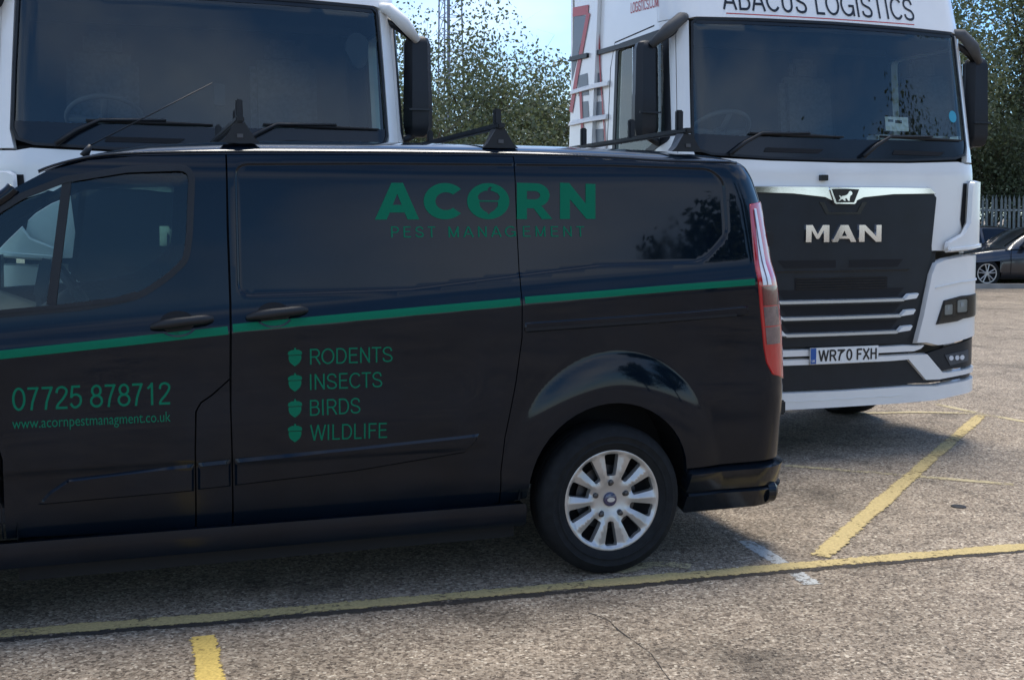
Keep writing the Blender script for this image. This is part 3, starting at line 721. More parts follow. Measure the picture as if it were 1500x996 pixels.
LET = {
 'A': ([(0, 0), (.37, 1), (.63, 1), (1, 0), (.735, 0), (.668, .19), (.332, .19), (.265, 0)], [[(.40, .40), (.60, .40), (.5, .70)]]),
 'C': (ring_c(.5, .55, .5, th_, 2*PI-th_, 30, 1.12)+ring_c(.245, .57, .5, 2*PI-th_*1.15, th_*1.15, 24, 1.12), []),
 'O': (ring_c(.5, .5, .5, 0, 2*PI*(1-1/40), 40),
       [[(.25, .63), (.27, .55), (.30, .52), (.72, .52), (.75, .55), (.77, .63), (.72, .72), (.60, .78), (.55, .79), (.56, .85), (.60, .88), (.53, .90), (.49, .85), (.48, .79), (.40, .78), (.30, .72)],
        [(.29, .485), (.73, .485), (.72, .36), (.64, .25), (.55, .19), (.51, .13), (.47, .19), (.38, .25), (.30, .36)]]),
 'R': ([(0, 0), (0, 1), (.50, 1)]+ring_c(.33, .54, .67, PI/2, -PI/2+.35, 14, 1.15)+[(.70, .36), (1, 0), (.70, 0), (.47, .30), (.28, .30), (.28, 0)], [[(.28, .78), (.50, .78)]+ring_c(.115, .50, .665, PI/2, -PI/2, 10, 1.3)+[(.28, .55)]]),
 'N': ([(0, 0), (0, 1), (.26, 1), (.72, .44), (.72, 1), (1, 1), (1, 0), (.75, 0), (.28, .55), (.28, 0)], []),
}
for ch, x0, x1, par in (('A', 549, 614, slide), ('C', 621, 677, slide), ('O', 684, 746, slide), ('R', 757, 809, rside), ('N', 820, 872, rside)):
    f = lambda x, a, b: a+(b-a)*(x-549)/323
    B = rbox(x0, x1, 268, f(x0, 322, 321), 268+(x1-549)*.006, f(x1, 322, 321))
    o, h = LET[ch]
    panel('lettering', VS, [B(*p) for p in o], 'green_vinyl', par, holes=[[B(*p) for p in q] for q in h], off=.002, grid=.03, lip=0)
letter_stroke('lettering', VS, 'PEST', iv(573, 348), iv(638, 348), .047, 'green_vinyl', slide, .12, track=.26)
letter_stroke('lettering', VS, 'MANAG', iv(657, 348), iv(756, 347), .047, 'green_vinyl', slide, .12, track=.26)
letter_stroke('lettering', VS, 'EMENT', iv(766, 347), iv(856, 347), .047, 'green_vinyl', rside, .11, track=.26)
letter_stroke('lettering', VS, '07725 878712', iv(18, 602), iv(250, 592), .090, 'green_vinyl', door, .105)
letter_skin('lettering', VS, 'www.acornpestmanagment.co.uk', iv(18, 628), iv(250, 617), .040, 'green_vinyl', door, offset=.0)
acorn = [(.02, .70), (.06, .62), (.94, .62), (.98, .70), (.94, .80), (.75, .88), (.58, .90), (.56, 1.0), (.44, 1.0), (.45, .90), (.25, .88), (.06, .80)]
nut = [(.08, .585), (.92, .585), (.93, .42), (.84, .22), (.66, .09), (.5, 0), (.34, .09), (.16, .22), (.07, .42)]
for i, (wd, xe, yc) in enumerate((('RODENTS', 575, 521), ('INSECTS', 560, 558), ('BIRDS', 528, 596), ('WILDLIFE', 567, 632))):
    letter_stroke('lettering', VS, wd, iv(454, yc+13), iv(xe, yc+9), .066, 'green_vinyl', slide, .10, track=.02)
    B = rbox(421, 443, yc-11, yc+16, yc-12, yc+15)
    for q in (acorn, nut): panel('acorn_icon', VS, [B(*p) for p in q], 'green_vinyl', slide, off=.0018, grid=.03, lip=0)
# door handles
for par, (a, b), pc in ((door, ((222, 480), (311, 468)), (260, 472)), (slide, ((362, 466), (449, 455)), (401, 459))):
    c = np.array(iv(*pc)); el = [(c[0]+.068*math.cos(t), c[1]+.045*math.sin(t)) for t in np.linspace(0, 2*PI, 26, endpoint=False)]
    panel('handle_recess', VS, el, 'dark_void', par, off=.0012, grid=.03, lip=0)
    el2 = [(c[0]+.074*math.cos(t), c[1]-.004+.051*math.sin(t)) for t in np.linspace(PI*1.15, PI*1.85, 14)]
    panel('recess_lip', VS, strip(VS, el2, .007), 'gloss_plastic', par, off=.004, grid=.02, lip=.003)
    A, Bq = np.array(iv(*a)), np.array(iv(*b)); n = 9; pts = []; rad = []
    for i in range(n):
        t = i/(n-1); q = A+(Bq-A)*t; p, _ = VS.pos(q[0], q[1], .022+.012*math.sin(PI*t)-(.012 if i in (0, n-1) else 0)); pts.append(p[0]); rad.append((.011, .017, .021, .022, .021, .020, .021, .020, .012)[i])
    MB().tube(pts, rad, 12).build('handle', 'black_plastic', par, 'auto')
# sliding door rail
panel('door_rail', VS, strip(VS, [iv(769, 480), iv(900, 471), iv(1000, 464), iv(1096, 455)], [.045, .045, .045, .045]), 'van_paint', rside, off=.007, grid=.02, lip=.007, chamfer=.006)
panel('rail_slot', VS, strip(VS, [iv(769, 483), iv(900, 474), iv(1000, 467), iv(1078, 461)], .013), 'dark_void', rside, off=.0082, grid=.03, lip=0)
# tail lamp
zl = lambda px: [iv(*p) for p in px]
ledge = zl([(1097, 299), (1101, 345), (1107, 400), (1113, 455), (1118, 510), (1122, 532), (1131, 549)])
se = lambda z, t: (float(v_u0(np.array([z]))[0])+VR*t, z)
lz = [p[1] for p in ledge]
tl = panel('tail_lamp', VS, rounded(ledge+[se(lz[-1]-.04, 1.1)]+[se(z, 1.42) for z in np.linspace(lz[-1], lz[0], 8)]+[se(lz[0]+.015, .95)], .01), 'red_lens', rside, off=.006, grid=.02, lip=.010, chamfer=.004, label='tall red and clear tail lamp wrapped round the rear corner')
def lens(m, z1, z0, ins, t1, nm='lens'):
    f = lambda z: (float(np.interp(z, lz[::-1], [p[0] for p in ledge][::-1]))+ins, z)
    zs_ = np.linspace(z0, z1, 8)
    panel(nm, VS, [f(z) for z in zs_[::-1]]+[se(z, t1) for z in zs_], m, tl, off=.0080, grid=.02, lip=.002)
z_ = lambda y: iv(1112, y)[1]
lens('clear_lens', z_(306), z_(418), .026, .50, 'clear_lens')
lens('dark_red_lens', z_(420), z_(448), .018, .80, 'indicator_lens')
lens('smoke_lens', z_(450), z_(478), .018, .70, 'reversing_lens')
lens('smoke_lens', z_(480), z_(505), .018, .70, 'fog_lens')
for zz in np.linspace(z_(320), z_(405), 5): pass
panel('lens_divider', VS, strip(VS, [se(z_(308), .40), se(z_(360), .36), se(z_(418), .34)], .007), 'dark_red_lens', tl, off=.0092, grid=.03, lip=.002)
# rear doors, roof, windscreen, bonnet
def lofts(name, secs, m, parent, smooth=True):
    n = len(secs[0]); V = [p for s in secs for p in s]
    F_ = [(i*n+j, i*n+j+1, (i+1)*n+j+1, (i+1)*n+j) for i in range(len(secs)-1) for j in range(n-1)]
    return mk(name, V, F_, m, parent, smooth, None, True)
zz = np.linspace(.46, zt, 14)
for a, b in ((.17, VW/2-.003), (VW/2+.003, VW-.17)):
    o = lofts('rear_door', [[(float(v_u0(np.array([z]))[0])+VR-.04+.03*math.sin(PI*(w-.17)/(VW-.34)), w, z) for w in np.linspace(a, b, 6)] for z in zz], 'van_paint', van)
    u_ = float(v_u0(np.array([1.45]))[0])+VR+.03
    mid = (a+b)/2
    MB().box((u_, mid, 1.45), (.008, .52, .42), None, .003).build('rear_window', 'gloss_plastic', o)
    MB().box((u_+.02, VW/2+(.09 if mid > VW/2 else -.09), 1.0), (.04, .10, .03), None, .008).build('door_handle', 'black_plastic', o)
for z in (1.53, .70):
    MB().box((float(v_u0(np.array([z]))[0])+VR*.98, .165, z), (.05, .05, .07), None, .008).build('rear_hinge', 'black_plastic', van)
u_ = float(v_u0(np.array([.35]))[0])+VR
MB().box((u_-.02, VW/2, .35), (.07, VW-.36, .21), None, .02).build('bumper_centre', 'gloss_plastic', bump_o)
gs = [(p[0], p[1]) for p in gut[3:]]+gut_s[1:]+gut_r[1:]
gs = [p for p in smooth_poly(gs, 5, False)]
def zcrown(s):
    return float(np.interp(s, [-2.45, -2.25, -2.0, -1.6, -1.0, -.2, .35, .62, .80, .98], [1.815, 1.895, 1.955, 1.982, 1.990, 1.988, 1.977, 1.955, 1.918, 1.845]))
secs = []
ts = np.r_[0, .004, .012, .024, .04, .06, .09, .14, .22, .34, .5]
for s, z in gs:
    if s < -2.42: continue
    p = VS.pos(s, z, -.002)[0][0]; zc = max(zcrown(s), z+.004); row = []
    for t in list(ts)+[1-t for t in ts[::-1][1:]]:
        k = min(t, 1-t)*2
        f = (1-(1-k)**3.2)**.5
        row.append((p[0], p[1]+(VW-2*p[1])*t, z+(zc-z)*f))
    secs.append(row)
lofts('roof', secs, 'van_roof', van)
# bright roof ditch strip along the edge
dp = [p for p in gs if -2.42 < p[0] < .72]
MB().tube([VS.pos(s, z+.006, .000)[0][0]+np.array((0, .004, .004)) for s, z in dp], .0055, 8).build('roof_trim', 'gloss_plastic', van, True)
ap = smooth_poly([(-2.42, gs[0][1]+.02), (-2.75, 1.585), (-3.05, 1.325)], 4, False)
lofts('windscreen', [[(VS.pos(s, z)[0][0][0]-.10*math.sin(PI*t), VS.pos(s, z)[0][0][1]+(VW-2*VS.pos(s, z)[0][0][1])*t, z+.01*math.sin(PI*t)) for t in np.linspace(0, 1, 12)] for s, z in ap], 'van_glass', van)
bp_ = [(-3.05, 1.30), (-3.35, 1.17), (-3.70, 1.06), (-4.0, .95), (-4.06, .80), (-4.06, .62), (-4.06, .28)]
lofts('bonnet', [[(VS.pos(s, z)[0][0][0]-.13*math.sin(PI*t), VS.pos(s, z)[0][0][1]+(VW-2*VS.pos(s, z)[0][0][1])*t, z+.03*math.sin(PI*t)) for t in np.linspace(0, 1, 14)] for s, z in bp_[:5]], 'van_paint', van)
lofts('front_grille', [[(VS.pos(s, z)[0][0][0]-.13*math.sin(PI*t), VS.pos(s, z)[0][0][1]+(VW-2*VS.pos(s, z)[0][0][1])*t, z) for t in np.linspace(0, 1, 14)] for s, z in bp_[4:]], 'black_plastic', van)
pil = gut[:4]
MB().tube([VS.pos(s, z, -.01)[0][0] for s, z in smooth_poly([(-3.05, 1.31)]+pil, 4, False)], .03, 10).build('windscreen_pillar', 'van_paint', van, True)
MB().tube([VSF.pos(s, z, .01)[0][0] for s, z in smooth_poly([(-3.05, 1.31)]+pil, 4, False)], .03, 10).build('windscreen_pillar', 'van_paint', van, True)
# underbody, wheel housings, cab interior
MB().box((-1.47, VW/2, .27), (2.08, VW-.24, .17)).box((.63, VW/2, .36), (.34, VW-.4, .20)).box((-3.65, VW/2, .4), (.5, 1.2, .3)).build('underbody', 'dark_void', van)  # plain dark boxes, the long one set low to block light under the van
for cu in (0, -2.933):
    for c0, sg in ((.03, 1), (VW-.03, -1)):
        aa = np.linspace(-.1, PI+.1, 20); hp = [(cu+.43*math.cos(t), .41+.43*math.sin(t)) for t in aa]
        mk('wheel_housing', [(x, c0, z) for x, z in hp]+[(x, c0+sg*.32, z) for x, z in hp]+[(cu, c0+sg*.32, .36)], [(i, i+1, 21+i, 20+i) for i in range(19)]+[(20+i, 21+i, 40) for i in range(19)], 'dark_void', van, False, None, True)
MB().box((-1.62, VW/2, 1.05), (.03, 1.72, 1.4)).box((-2.3, VW/2, .45), (1.3, 1.7, .06)).build('bulkhead', 'interior_grey', van)
MB().prism([(-3.0, .6), (-2.55, .6), (-2.45, 1.0), (-2.52, 1.17), (-2.72, 1.25), (-3.05, 1.28)], .12, VW-.12).build('dashboard', 'interior_dark', van)
for w0 in (.30, .68, 1.28):
    MB().box((-1.98, w0+.2, .80), (.50, .40, .16), None, .05).box((-1.76, w0+.2, 1.08), (.13, .40, .58), Matrix.Rotation(.12, 3, 'Y'), .05).box((-1.71, w0+.2, 1.42), (.09, .22, .16), None, .04).build('seat', 'seat_fabric', van, 'auto')
sw = MB()
c0 = Vector((-2.33, 1.50, 1.26)); ax = Vector((.82, 0, .57)).normalized(); e1 = Vector((0, 1, 0)); e2 = ax.cross(e1)
sw.tube([c0+(e1*math.cos(t)+e2*math.sin(t))*.19 for t in np.linspace(0, 2*PI, 29)], .016, 8)
for t in (0, PI, PI*1.5): sw.tube([c0-ax*.02, c0+(e1*math.cos(t)+e2*math.sin(t))*.18], .02, 6)
sw.tube([c0-ax*.3, c0], .04, 8)
sw.build('steering_wheel', 'interior_dark', van, True)
ph = MB().box((-2.43, .62, 1.37), (.05, .09, .17), Matrix.Rotation(.2, 3, 'Y'), .008).box((-2.45, .62, 1.24), (.02, .02, .14))
ph.build('phone_holder', 'interior_dark', van)
MB().box((-2.10, .92, 1.92), (.03, .22, .07), None, .01).build('interior_mirror', 'interior_dark', van)
for cu in (0, -2.933):
    for cw, sd_ in ((.0, -1), (VW-.0, 1)):
        wt = bpy.data.objects.new('wheel', None); COL.objects.link(wt); wt.parent = van
        wheel_parts(wt, (cu+.008, cw, .343), sd_)
# door mirror (just past the picture's edge) and aerial
MB().box((-2.80, -.13, 1.33), (.13, .24, .28), None, .04).box((-2.80, .0, 1.26), (.08, .12, .05)).build('door_mirror', 'black_plastic', van, 'auto')
MB().box((-2.80, VW+.13, 1.33), (.13, .24, .28), None, .04).box((-2.80, VW, 1.26), (.08, .12, .05)).build('door_mirror', 'black_plastic', van, 'auto')
am = MB(); a0 = VF.pick(133, 213, .55); a1 = VF.pick(311, 122, .55)
am.tube([(a0[0]-.03, .55, a0[1]-.05), (a0[0], .55, a0[1])], [.02, .010], 10).tube([(a0[0], .55, a0[1]), (a1[0], .55, a1[1])], [.0032, .0022], 6)
am.build('aerial', 'black_plastic', van, True)

# roof bars: things of their own, clamped to the van roof
def roof_bar(px, stops, label):
    u, z = VF.pick(px, 209, .22)
    t = thing('roof_bar', (VO[0]+u*VF.c-.20*VF.s, VO[1]+u*VF.s+.20*VF.c, 1.945), VA, label, 'roof bar', 'black roof bars across the van roof')
    for w0, sg in ((0., 1), (VW-.40, -1)):
        f = MB(); pf = [(-.085, 0), (.085, 0), (.060, .022), (.022, .085), (-.022, .085), (-.060, .022)]
        V = [(x, w0-.035*sg, y) for x, y in pf]+[(x*.7, w0+.06*sg, y*.96+.01) for x, y in pf]; n = len(pf)
        f.add(V, [tuple(range(n)), tuple(range(2*n-1, n-1, -1))]+[(i, (i+1) % n, (i+1) % n+n, i+n) for i in range(n)])
        o = f.build('foot', 'black_plastic', t)
        MB().box((0, w0-.0375*sg-.001*sg, .030), (.024, .004, .016)).build('badge', 'interior_grey', o)
    MB().box((0, (VW-.40)/2, .100), (.036, VW-.30, .026), None, .006).build('crossbar', 'black_plastic', t)
    for w0, hh, wd in stops:
        MB().box((0, w0, .10+hh/2), (wd, .030, hh), None, .006).build('load_stop', 'black_plastic', t)
    return t
roof_bar(350, [(.0, .085, .030), (.16, .055, .025), (1.2, .07, .03)], 'black roof bar with upright stop nearest the van windscreen')
roof_bar(728, [(.02, .080, .034), (1.25, .07, .03)], 'black roof bar on the middle of the van roof')
roof_bar(1000, [(.06, .105, .034), (.62, .105, .034), (1.30, .11, .034)], 'black roof bar with three upright stops at the rear of the van roof')

# ------------------------------------------------------------------ the lorries
TU0, TR = 1.0, .25
def tskin(s, z):
    a = np.abs(s); sg = np.where(s >= 0, 1., -1.)
    th = np.clip((a-TU0)/TR, 0, PI/2)
    u = np.minimum(a, TU0)+TR*np.sin(th); w = TR*(1-np.cos(th))+np.maximum(0, a-TU0-TR*PI/2)
    w = w+.04*np.minimum(u, TU0)**2+(.14*np.clip(z-1.95, 0, 1.0)+.28*np.maximum(z-2.97, 0)+.35*np.maximum(z-3.35, 0)**1.5)*(1-sstep((a-1.1)/1.2))
    u = u*(1-.035*np.clip(z-1.95, 0, 1.3))
    u = u+.012*sstep((1.42-z)/.05)
    return sg*u, w, z
def sym(poly): return [(-a, z) for a, z in poly[::-1]]
def vmirror(p): return (-p[0], p[1], p[2])
def loop_sym(right):     # right half outline from bottom centre to top centre -> closed symmetric outline
    return list(right)+[(-a, z) for a, z in right[::-1] if a > 1e-6]
LION = [(.02, .06), (.12, .06), (.20, .16), (.32, .20), (.40, .06), (.52, .06), (.50, .14), (.46, .24), (.60, .28), (.68, .06), (.82, .06), (.78, .16), (.80, .30), (.84, .50), (.92, .56), (.98, .70), (.94, .84), (.84, .92), (.74, .86), (.70, .72), (.60, .58), (.44, .50), (.30, .48), (.22, .40), (.12, .52), (.04, .50), (.12, .38), (.16, .26), (.10, .16)]
LM = {'M': [(0, 0), (0, 1), (.30, 1), (.50, .52), (.70, 1), (1, 1), (1, 0), (.74, 0), (.74, .62), (.56, .18), (.44, .18), (.26, .62), (.26, 0)],
      'N': [(0, 0), (0, 1), (.28, 1), (.74, .40), (.74, 1), (1, 1), (1, 0), (.74, 0), (.27, .60), (.27, 0)],
      'A': [(0, 0), (.34, 1), (.66, 1), (1, 0), (.74, 0), (.68, .18), (.32, .18), (.26, 0)]}
def plate_on(S, root, s0, s1, z0, z1, txt):
    p = panel('number_plate', S, [(s0, z0), (s1, z0), (s1, z1), (s0, z1)], 'plate_white', root, off=.040, grid=.1, lip=.012)
    panel('country_band', S, [(s0+.002, z0+.002), (s0+.045, z0+.002), (s0+.045, z1-.002), (s0+.002, z1-.002)], 'plate_blue', p, off=.0412, grid=.1, lip=0)
    letter_stroke('lettering', S, 'UK', (s0+.010, z0+.014), (s0+.037, z0+.014), .016, 'plate_white', p, .16, off=.0422)
    letter_stroke('lettering', S, txt, (s0+.060, z0+.018), (s1-.014, z0+.018), .076, 'sign_black', p, .17, off=.0415, track=.05)
    return p

def lorry(O, ang, label, which):
    fr = Frame(O, ang); S = Surf(tskin, fr)
    T = thing('lorry', (O[0], O[1], 0), ang, label, 'lorry')
    W = 'truck_white'; SM = lambda q: Surf(q, fr)
    P = lambda name, poly, m, par=T, **k: panel(name, S, poly, m, par, **k)
    both = lambda name, poly, m, par=T, **k: [panel(name, S, q, m, par, **k) for q in (poly, sym(poly))]
    SE = TU0+TR*PI/2                                        # s where the cab side begins (1.393)
    # windscreen
    gl = [(0, 2.028), (.55, 2.034), (.98, 2.055), (1.075, 2.085), (1.105, 2.15), (1.105, 2.5), (1.095, 2.94), (1.06, 2.965), (.6, 2.975), (0, 2.98)]
    glo = loop_sym(gl)
    ws = P('windscreen', inset(glo, .003), 'windscreen_glass', off=-.008, grid=.09, lip=0)
    band = [(0, 2.032), (.55, 2.038), (.97, 2.06), (1.07, 2.09), (1.098, 2.15), (1.098, 2.19), (.6, 2.178), (0, 2.172)]
    P('windscreen_band', loop_sym(band), 'gloss_plastic', ws, off=-.002, grid=.07, lip=0)
    P('windscreen_header', loop_sym([(0, 2.945), (.6, 2.94), (1.05, 2.93), (1.085, 2.945), (1.055, 2.962), (.6, 2.972), (0, 2.976)]), 'grille_black', ws, off=-.003, grid=.07, lip=0)
    P('windscreen_seal', inset(glo, -.006), 'black_plastic', ws, holes=[inset(glo, .010)], off=.003, grid=.06, lip=.01)
    P('header_lining', loop_sym([(0, 2.93), (1.13, 2.93), (1.13, 3.3), (0, 3.3)]), 'interior_dark', off=-.06, grid=.12, lip=0)
    # white skins
    hd = loop_sym([(0, 2.99), (.6, 2.985), (1.07, 2.975), (1.12, 2.965), (SE, 2.965), (SE, 3.62), (.7, 3.66), (0, 3.68)])
    hdr = P('header_panel', inset(hd, .002), W, grid=.06, lip=.04)
    pl = [(1.088, 2.03), (1.18, 2.03), (1.21, 2.05), (1.21, 2.955), (1.115, 2.955), (1.118, 2.5), (1.118, 2.14)]
    both('windscreen_pillar', inset(pl, .002), W, grid=.05, lip=.04)
    fp = loop_sym([(0, 1.40), (.70, 1.40), (1.02, 1.395), (1.10, 1.42), (1.30, 1.40), (SE, 1.40), (SE, 2.022), (1.08, 2.02), (1.0, 2.035), (.55, 2.018), (0, 2.012)])
    P('front_panel', inset(fp, .002), W, grid=.05, lip=.03)
    # grille
    gr = [(0, .752), (.46, .757), (.535, .775), (.575, .83), (.70, 1.25), (.745, 1.39), (.785, 1.775), (.76, 1.80), (0, 1.80)]
    g_ = P('grille', loop_sym(gr), 'grille_black', off=.014, grid=.05, lip=.05)
    P('grille_surround', loop_sym([(0, .69), (.62, .70), (.70, .78), (.78, 1.22), (.80, 1.395), (0, 1.395)]), 'black_plastic', off=-.01, grid=.07, lip=.03)
    # chrome brow with the shield
    ch = [(0, 1.742), (.10, 1.742), (.155, 1.765), (.40, 1.788), (.76, 1.795), (.785, 1.800), (.715, 1.852), (.40, 1.852), (0, 1.852)]
    c_ = P('chrome_brow', loop_sym(ch), 'chrome', g_, off=.03, grid=.03, lip=.03, chamfer=.010)
    sh = loop_sym([(0, 1.722), (.075, 1.722), (.09, 1.732), (.13, 1.835), (.118, 1.846), (0, 1.846)])
    P('shield_frame', sh, 'chrome', g_, off=.040, grid=.03, lip=.02, chamfer=.006)
    P('shield', loop_sym([(0, 1.738), (.068, 1.738), (.108, 1.828), (0, 1.832)]), 'gloss_plastic', g_, off=.0425, grid=.05, lip=.004)
    P('lion_emblem', [(-.062+.115*x, 1.745+.078*y) for x, y in LION], 'chrome', g_, off=.047, grid=.05, lip=.004)
    P('grille_step', loop_sym([(0, 1.672), (.11, 1.672), (.15, 1.74), (.19, 1.742), (.135, 1.658), (0, 1.658)]), 'gloss_plastic', g_, off=.018, grid=.05, lip=.004)
    for ch_, a, b in (('M', -.300, -.112), ('A', -.100, .106), ('N', .118, .308)):
        hole = [[(a+(b-a)*x, 1.464+.124*y) for x, y in ((.40, .36), (.60, .36), (.5, .66))]] if ch_ == 'A' else []
        P('letter', [(a+(b-a)*x, 1.464+.124*y) for x, y in LM[ch_]], 'chrome', g_, holes=hole, off=.030, grid=.04, lip=.016, chamfer=.004)
    # vents and slats
    for q in ([(.04, 1.292), (.44, 1.292), (.49, 1.345), (.04, 1.345)],):
        both('vent', q, 'dark_void', g_, off=.0155, grid=.1, lip=0)
    P('vent_lip', loop_sym([(0, 1.262), (.52, 1.262), (.55, 1.275), (0, 1.275)]), 'gloss_plastic', g_, off=.020, grid=.1, lip=.006)
    P('mesh_panel', loop_sym([(0, 1.135), (.36, 1.135), (.36, 1.225), (0, 1.225)]), 'dark_void', g_, off=.0155, grid=.1, lip=0)
    for k in range(5):
        z = 1.145+k*.018; P('mesh_bar', [(-.35, z), (.35, z), (.35, z+.006), (-.35, z+.006)], 'gloss_plastic', g_, off=.019, grid=.1, lip=.003)
    for k, (z, e) in enumerate(((1.060, .60), (.948, .575), (.835, .55))):
        P('intake', loop_sym([(0, z+.022), (e-.16, z+.022), (e-.10, z+.085), (0, z+.085)]), 'dark_void', g_, off=.0155, grid=.1, lip=0)
        sl = P('slat', loop_sym([(0, z-.015), (e-.12, z-.015), (e-.09, z+.015), (0, z+.015)]), 'satin_silver', g_, off=.045, grid=.06, lip=.03, chamfer=.006)
        both('slat_end', [(e-.135, z-.006), (e-.015, z+.004), (e+.012, z+.046), (e-.085, z+.042)], 'truck_white_plastic', sl, off=.052, grid=.05, lip=.03, chamfer=.006)
    # bumper strips, plate, lower intake, lower lip
    P('bumper_strip', loop_sym([(0, .682), (.60, .684), (.66, .70), (.70, .735), (.60, .735), (.52, .742), (0, .738)]), W, off=.018, grid=.06, lip=.04, chamfer=.008)
    st = [(0, .622), (.42, .624), (.545, .628), (.70, .475), (.82, .472), (1.10, .500), (1.36, .515), (1.36, .56), (1.10, .548), (.90, .532), (.855, .535), (.715, .672), (.60, .674), (0, .674)]
    P('bumper_blade', loop_sym(st), W, off=.022, grid=.05, lip=.05, chamfer=.008)
    P('lower_intake', loop_sym([(0, .452), (.62, .46), (.72, .455), (1.36, .49), (1.36, .52), (.70, .52), (.60, .64), (0, .64)]), 'grille_black', off=.0, grid=.07, lip=.03)
    lw = loop_sym([(0, .318), (.52, .318), (.80, .322), (1.05, .352), (1.30, .372), (1.5, .375), (1.5, .492), (1.12, .470), (.80, .442), (.56, .452), (0, .448)])
    P('bumper_lip', lw, W, off=.020, grid=.05, lip=.06, chamfer=.010)
    P('lip_groove', [(x, .378+(.006 if (i//2) % 2 else 0)) for i, x in enumerate(np.linspace(-.5, .5, 24))]+[(x, .384+(.006 if (i//2) % 2 else 0)) for i, x in list(enumerate(np.linspace(-.5, .5, 24)))[::-1]], 'truck_white_plastic', off=.0225, grid=.1, lip=.003)
    both('fog_panel', [(.72, .672), (.86, .540), (.92, .548), (1.36, .575), (1.36, .775), (1.10, .748), (.90, .712)], 'grille_black', off=.010, grid=.06, lip=.03)
    for q in (1, -1):
        fo = [(q*a, z) for a, z in ((.875, .652), (1.10, .680), (1.10, .600), (.925, .575))]
        f_ = P('fog_lamp', fo, 'interior_grey', off=.016, grid=.06, lip=.02)
        for a in (.93, .985, 1.03):
            c = np.array((q*a, .628)); P('reflector', [(c[0]+.020*math.cos(t), c[1]+.018*math.sin(t)) for t in np.linspace(0, 2*PI, 10, endpoint=False)], 'clear_lens', f_, off=.021, grid=.1, lip=.003)
    # corner block with the headlight
    cb = [(.60, .742), (.70, .738), (.80, .715), (.90, .722), (1.10, .758), (1.36, .785), (1.50, .80), (1.50, 1.37), (1.36, 1.375), (1.05, 1.372), (.85, 1.345), (.765, 1.315), (.725, 1.235), (.66, .95)]
    for q in (1, -1):
        poly = [(q*a, z) for a, z in cb]
        b_ = P('bumper_corner', poly, W, off=.026, grid=.05, lip=.05, chamfer=.012)
        P('corner_ledge', [(q*a, z) for a, z in ((.76, 1.13), (1.0, 1.165), (1.40, 1.19), (1.40, 1.205), (1.0, 1.182), (.77, 1.146))], 'truck_white_plastic', b_, off=.034, grid=.05, lip=.012, chamfer=.004)
        hl = [(q*a, z) for a, z in ((.775, .875), (.84, 1.045), (1.0, 1.075), (1.20, 1.085), (1.20, .925), (1.02, .91), (.97, .893))]
        h_ = P('headlight', hl, 'steel_dark', off=.032, grid=.05, lip=.02)
        P('headlight_glass', inset(hl, .006), 'lamp_glass', h_, off=.044, grid=.06, lip=0)
        for a, z, r in ((.882, .972, .044), (1.005, .995, .055)):
            sq = lambda k, dx=0, dz=0: rounded([(q*(a+dx)-r*k, z+dz-r*1.05*k), (q*(a+dx)+r*k, z+dz-r*.95*k), (q*(a+dx)+r*k, z+dz+r*1.15*k), (q*(a+dx)-r*k, z+dz+r*1.0*k)], r*.3*k)
            P('reflector', sq(1), 'grille_black', h_, off=.035, grid=.1, lip=.003)
            P('lens', sq(.78, .0, .006), 'satin_silver', h_, off=.037, grid=.1, lip=.003)
            P('bulb', sq(.26, -.004, .018), 'clear_lens', h_, off=.041, grid=.1, lip=.003)
        # wind deflector standing off the cab corner
        de = [(q*a, z) for a, z in ((.84, 1.395), (1.20, 1.42), (1.52, 1.45), (1.52, 1.90), (1.30, 1.905), (1.10, 1.90), (1.065, 1.88), (1.05, 1.60), (1.0, 1.52), (.86, 1.46))]
        d_ = P('wind_deflector', de, W, off=.055, grid=.05, lip=.03, chamfer=.010)
        P('deflector_slot', [(q*a, z) for a, z in ((1.03, 1.55), (1.06, 1.60), (1.075, 1.88), (1.035, 1.88), (1.015, 1.62))], 'dark_void', d_, off=.004, grid=.1, lip=0)
        P('deflector_foot', [(q*a, z) for a, z in ((.845, 1.385), (1.20, 1.405), (1.52, 1.43), (1.52, 1.475), (1.20, 1.455), (.87, 1.425))], W, d_, off=.070, grid=.05, lip=.04, chamfer=.012)
        # cab side with the door window
        wn_ = rounded([(q*a, z) for a, z in ((1.285, 2.17), (1.75, 2.04), (2.16, 2.04), (2.18, 2.88), (1.30, 2.88))], .05)
        si = [(q*a, z) for a, z in ((SE+.002, 1.05), (2.53, 1.05), (2.53, 3.60), (SE+.002, 3.60), (SE+.002, 2.962), (1.214, 2.962), (1.214, 2.03), (SE+.002, 2.03))]
        s_ = P('cab_side', si, W, holes=[wn_], grid=.07, lip=.04)
        P('side_lining', [(q*x_, z) for x_, z in ((1.14, 1.45), (3.0, 1.45), (3.0, 3.25), (1.14, 3.25))], 'interior_dark', s_, holes=[inset(wn_, -.01)], off=-.06, grid=.12, lip=0)
        w_ = P('side_window', inset(wn_, .002), 'side_glass', s_, off=-.01, grid=.09, lip=0)
        P('window_trim', inset(wn_, -.03), 'black_plastic', w_, holes=[inset(wn_, .02)], off=.005, grid=.07, lip=.01)
        P('door_seam', strip(S, [(q*2.30, 1.1), (q*2.30, 2.75), (q*2.24, 2.93), (q*1.45, 2.95)], .010), 'dark_void', s_, off=.001, grid=.06, lip=0)
        P('door_handle', [(q*2.10, 1.60), (q*2.26, 1.60), (q*2.26, 1.64), (q*2.10, 1.64)], 'black_plastic', s_, off=.03, grid=.1, lip=.03)
        # side fairing behind the cab with ledges
        fa = P('side_fairing', [(q*a, z) for a, z in ((2.54, 1.05), (3.02, 1.05), (3.02, 3.60), (2.54, 3.60))], W, off=.03, grid=.08, lip=.05)
        # mirrors
        mr = bpy.data.objects.new('mirror', None); COL.objects.link(mr); mr.parent = T
        U = lambda u: q*u
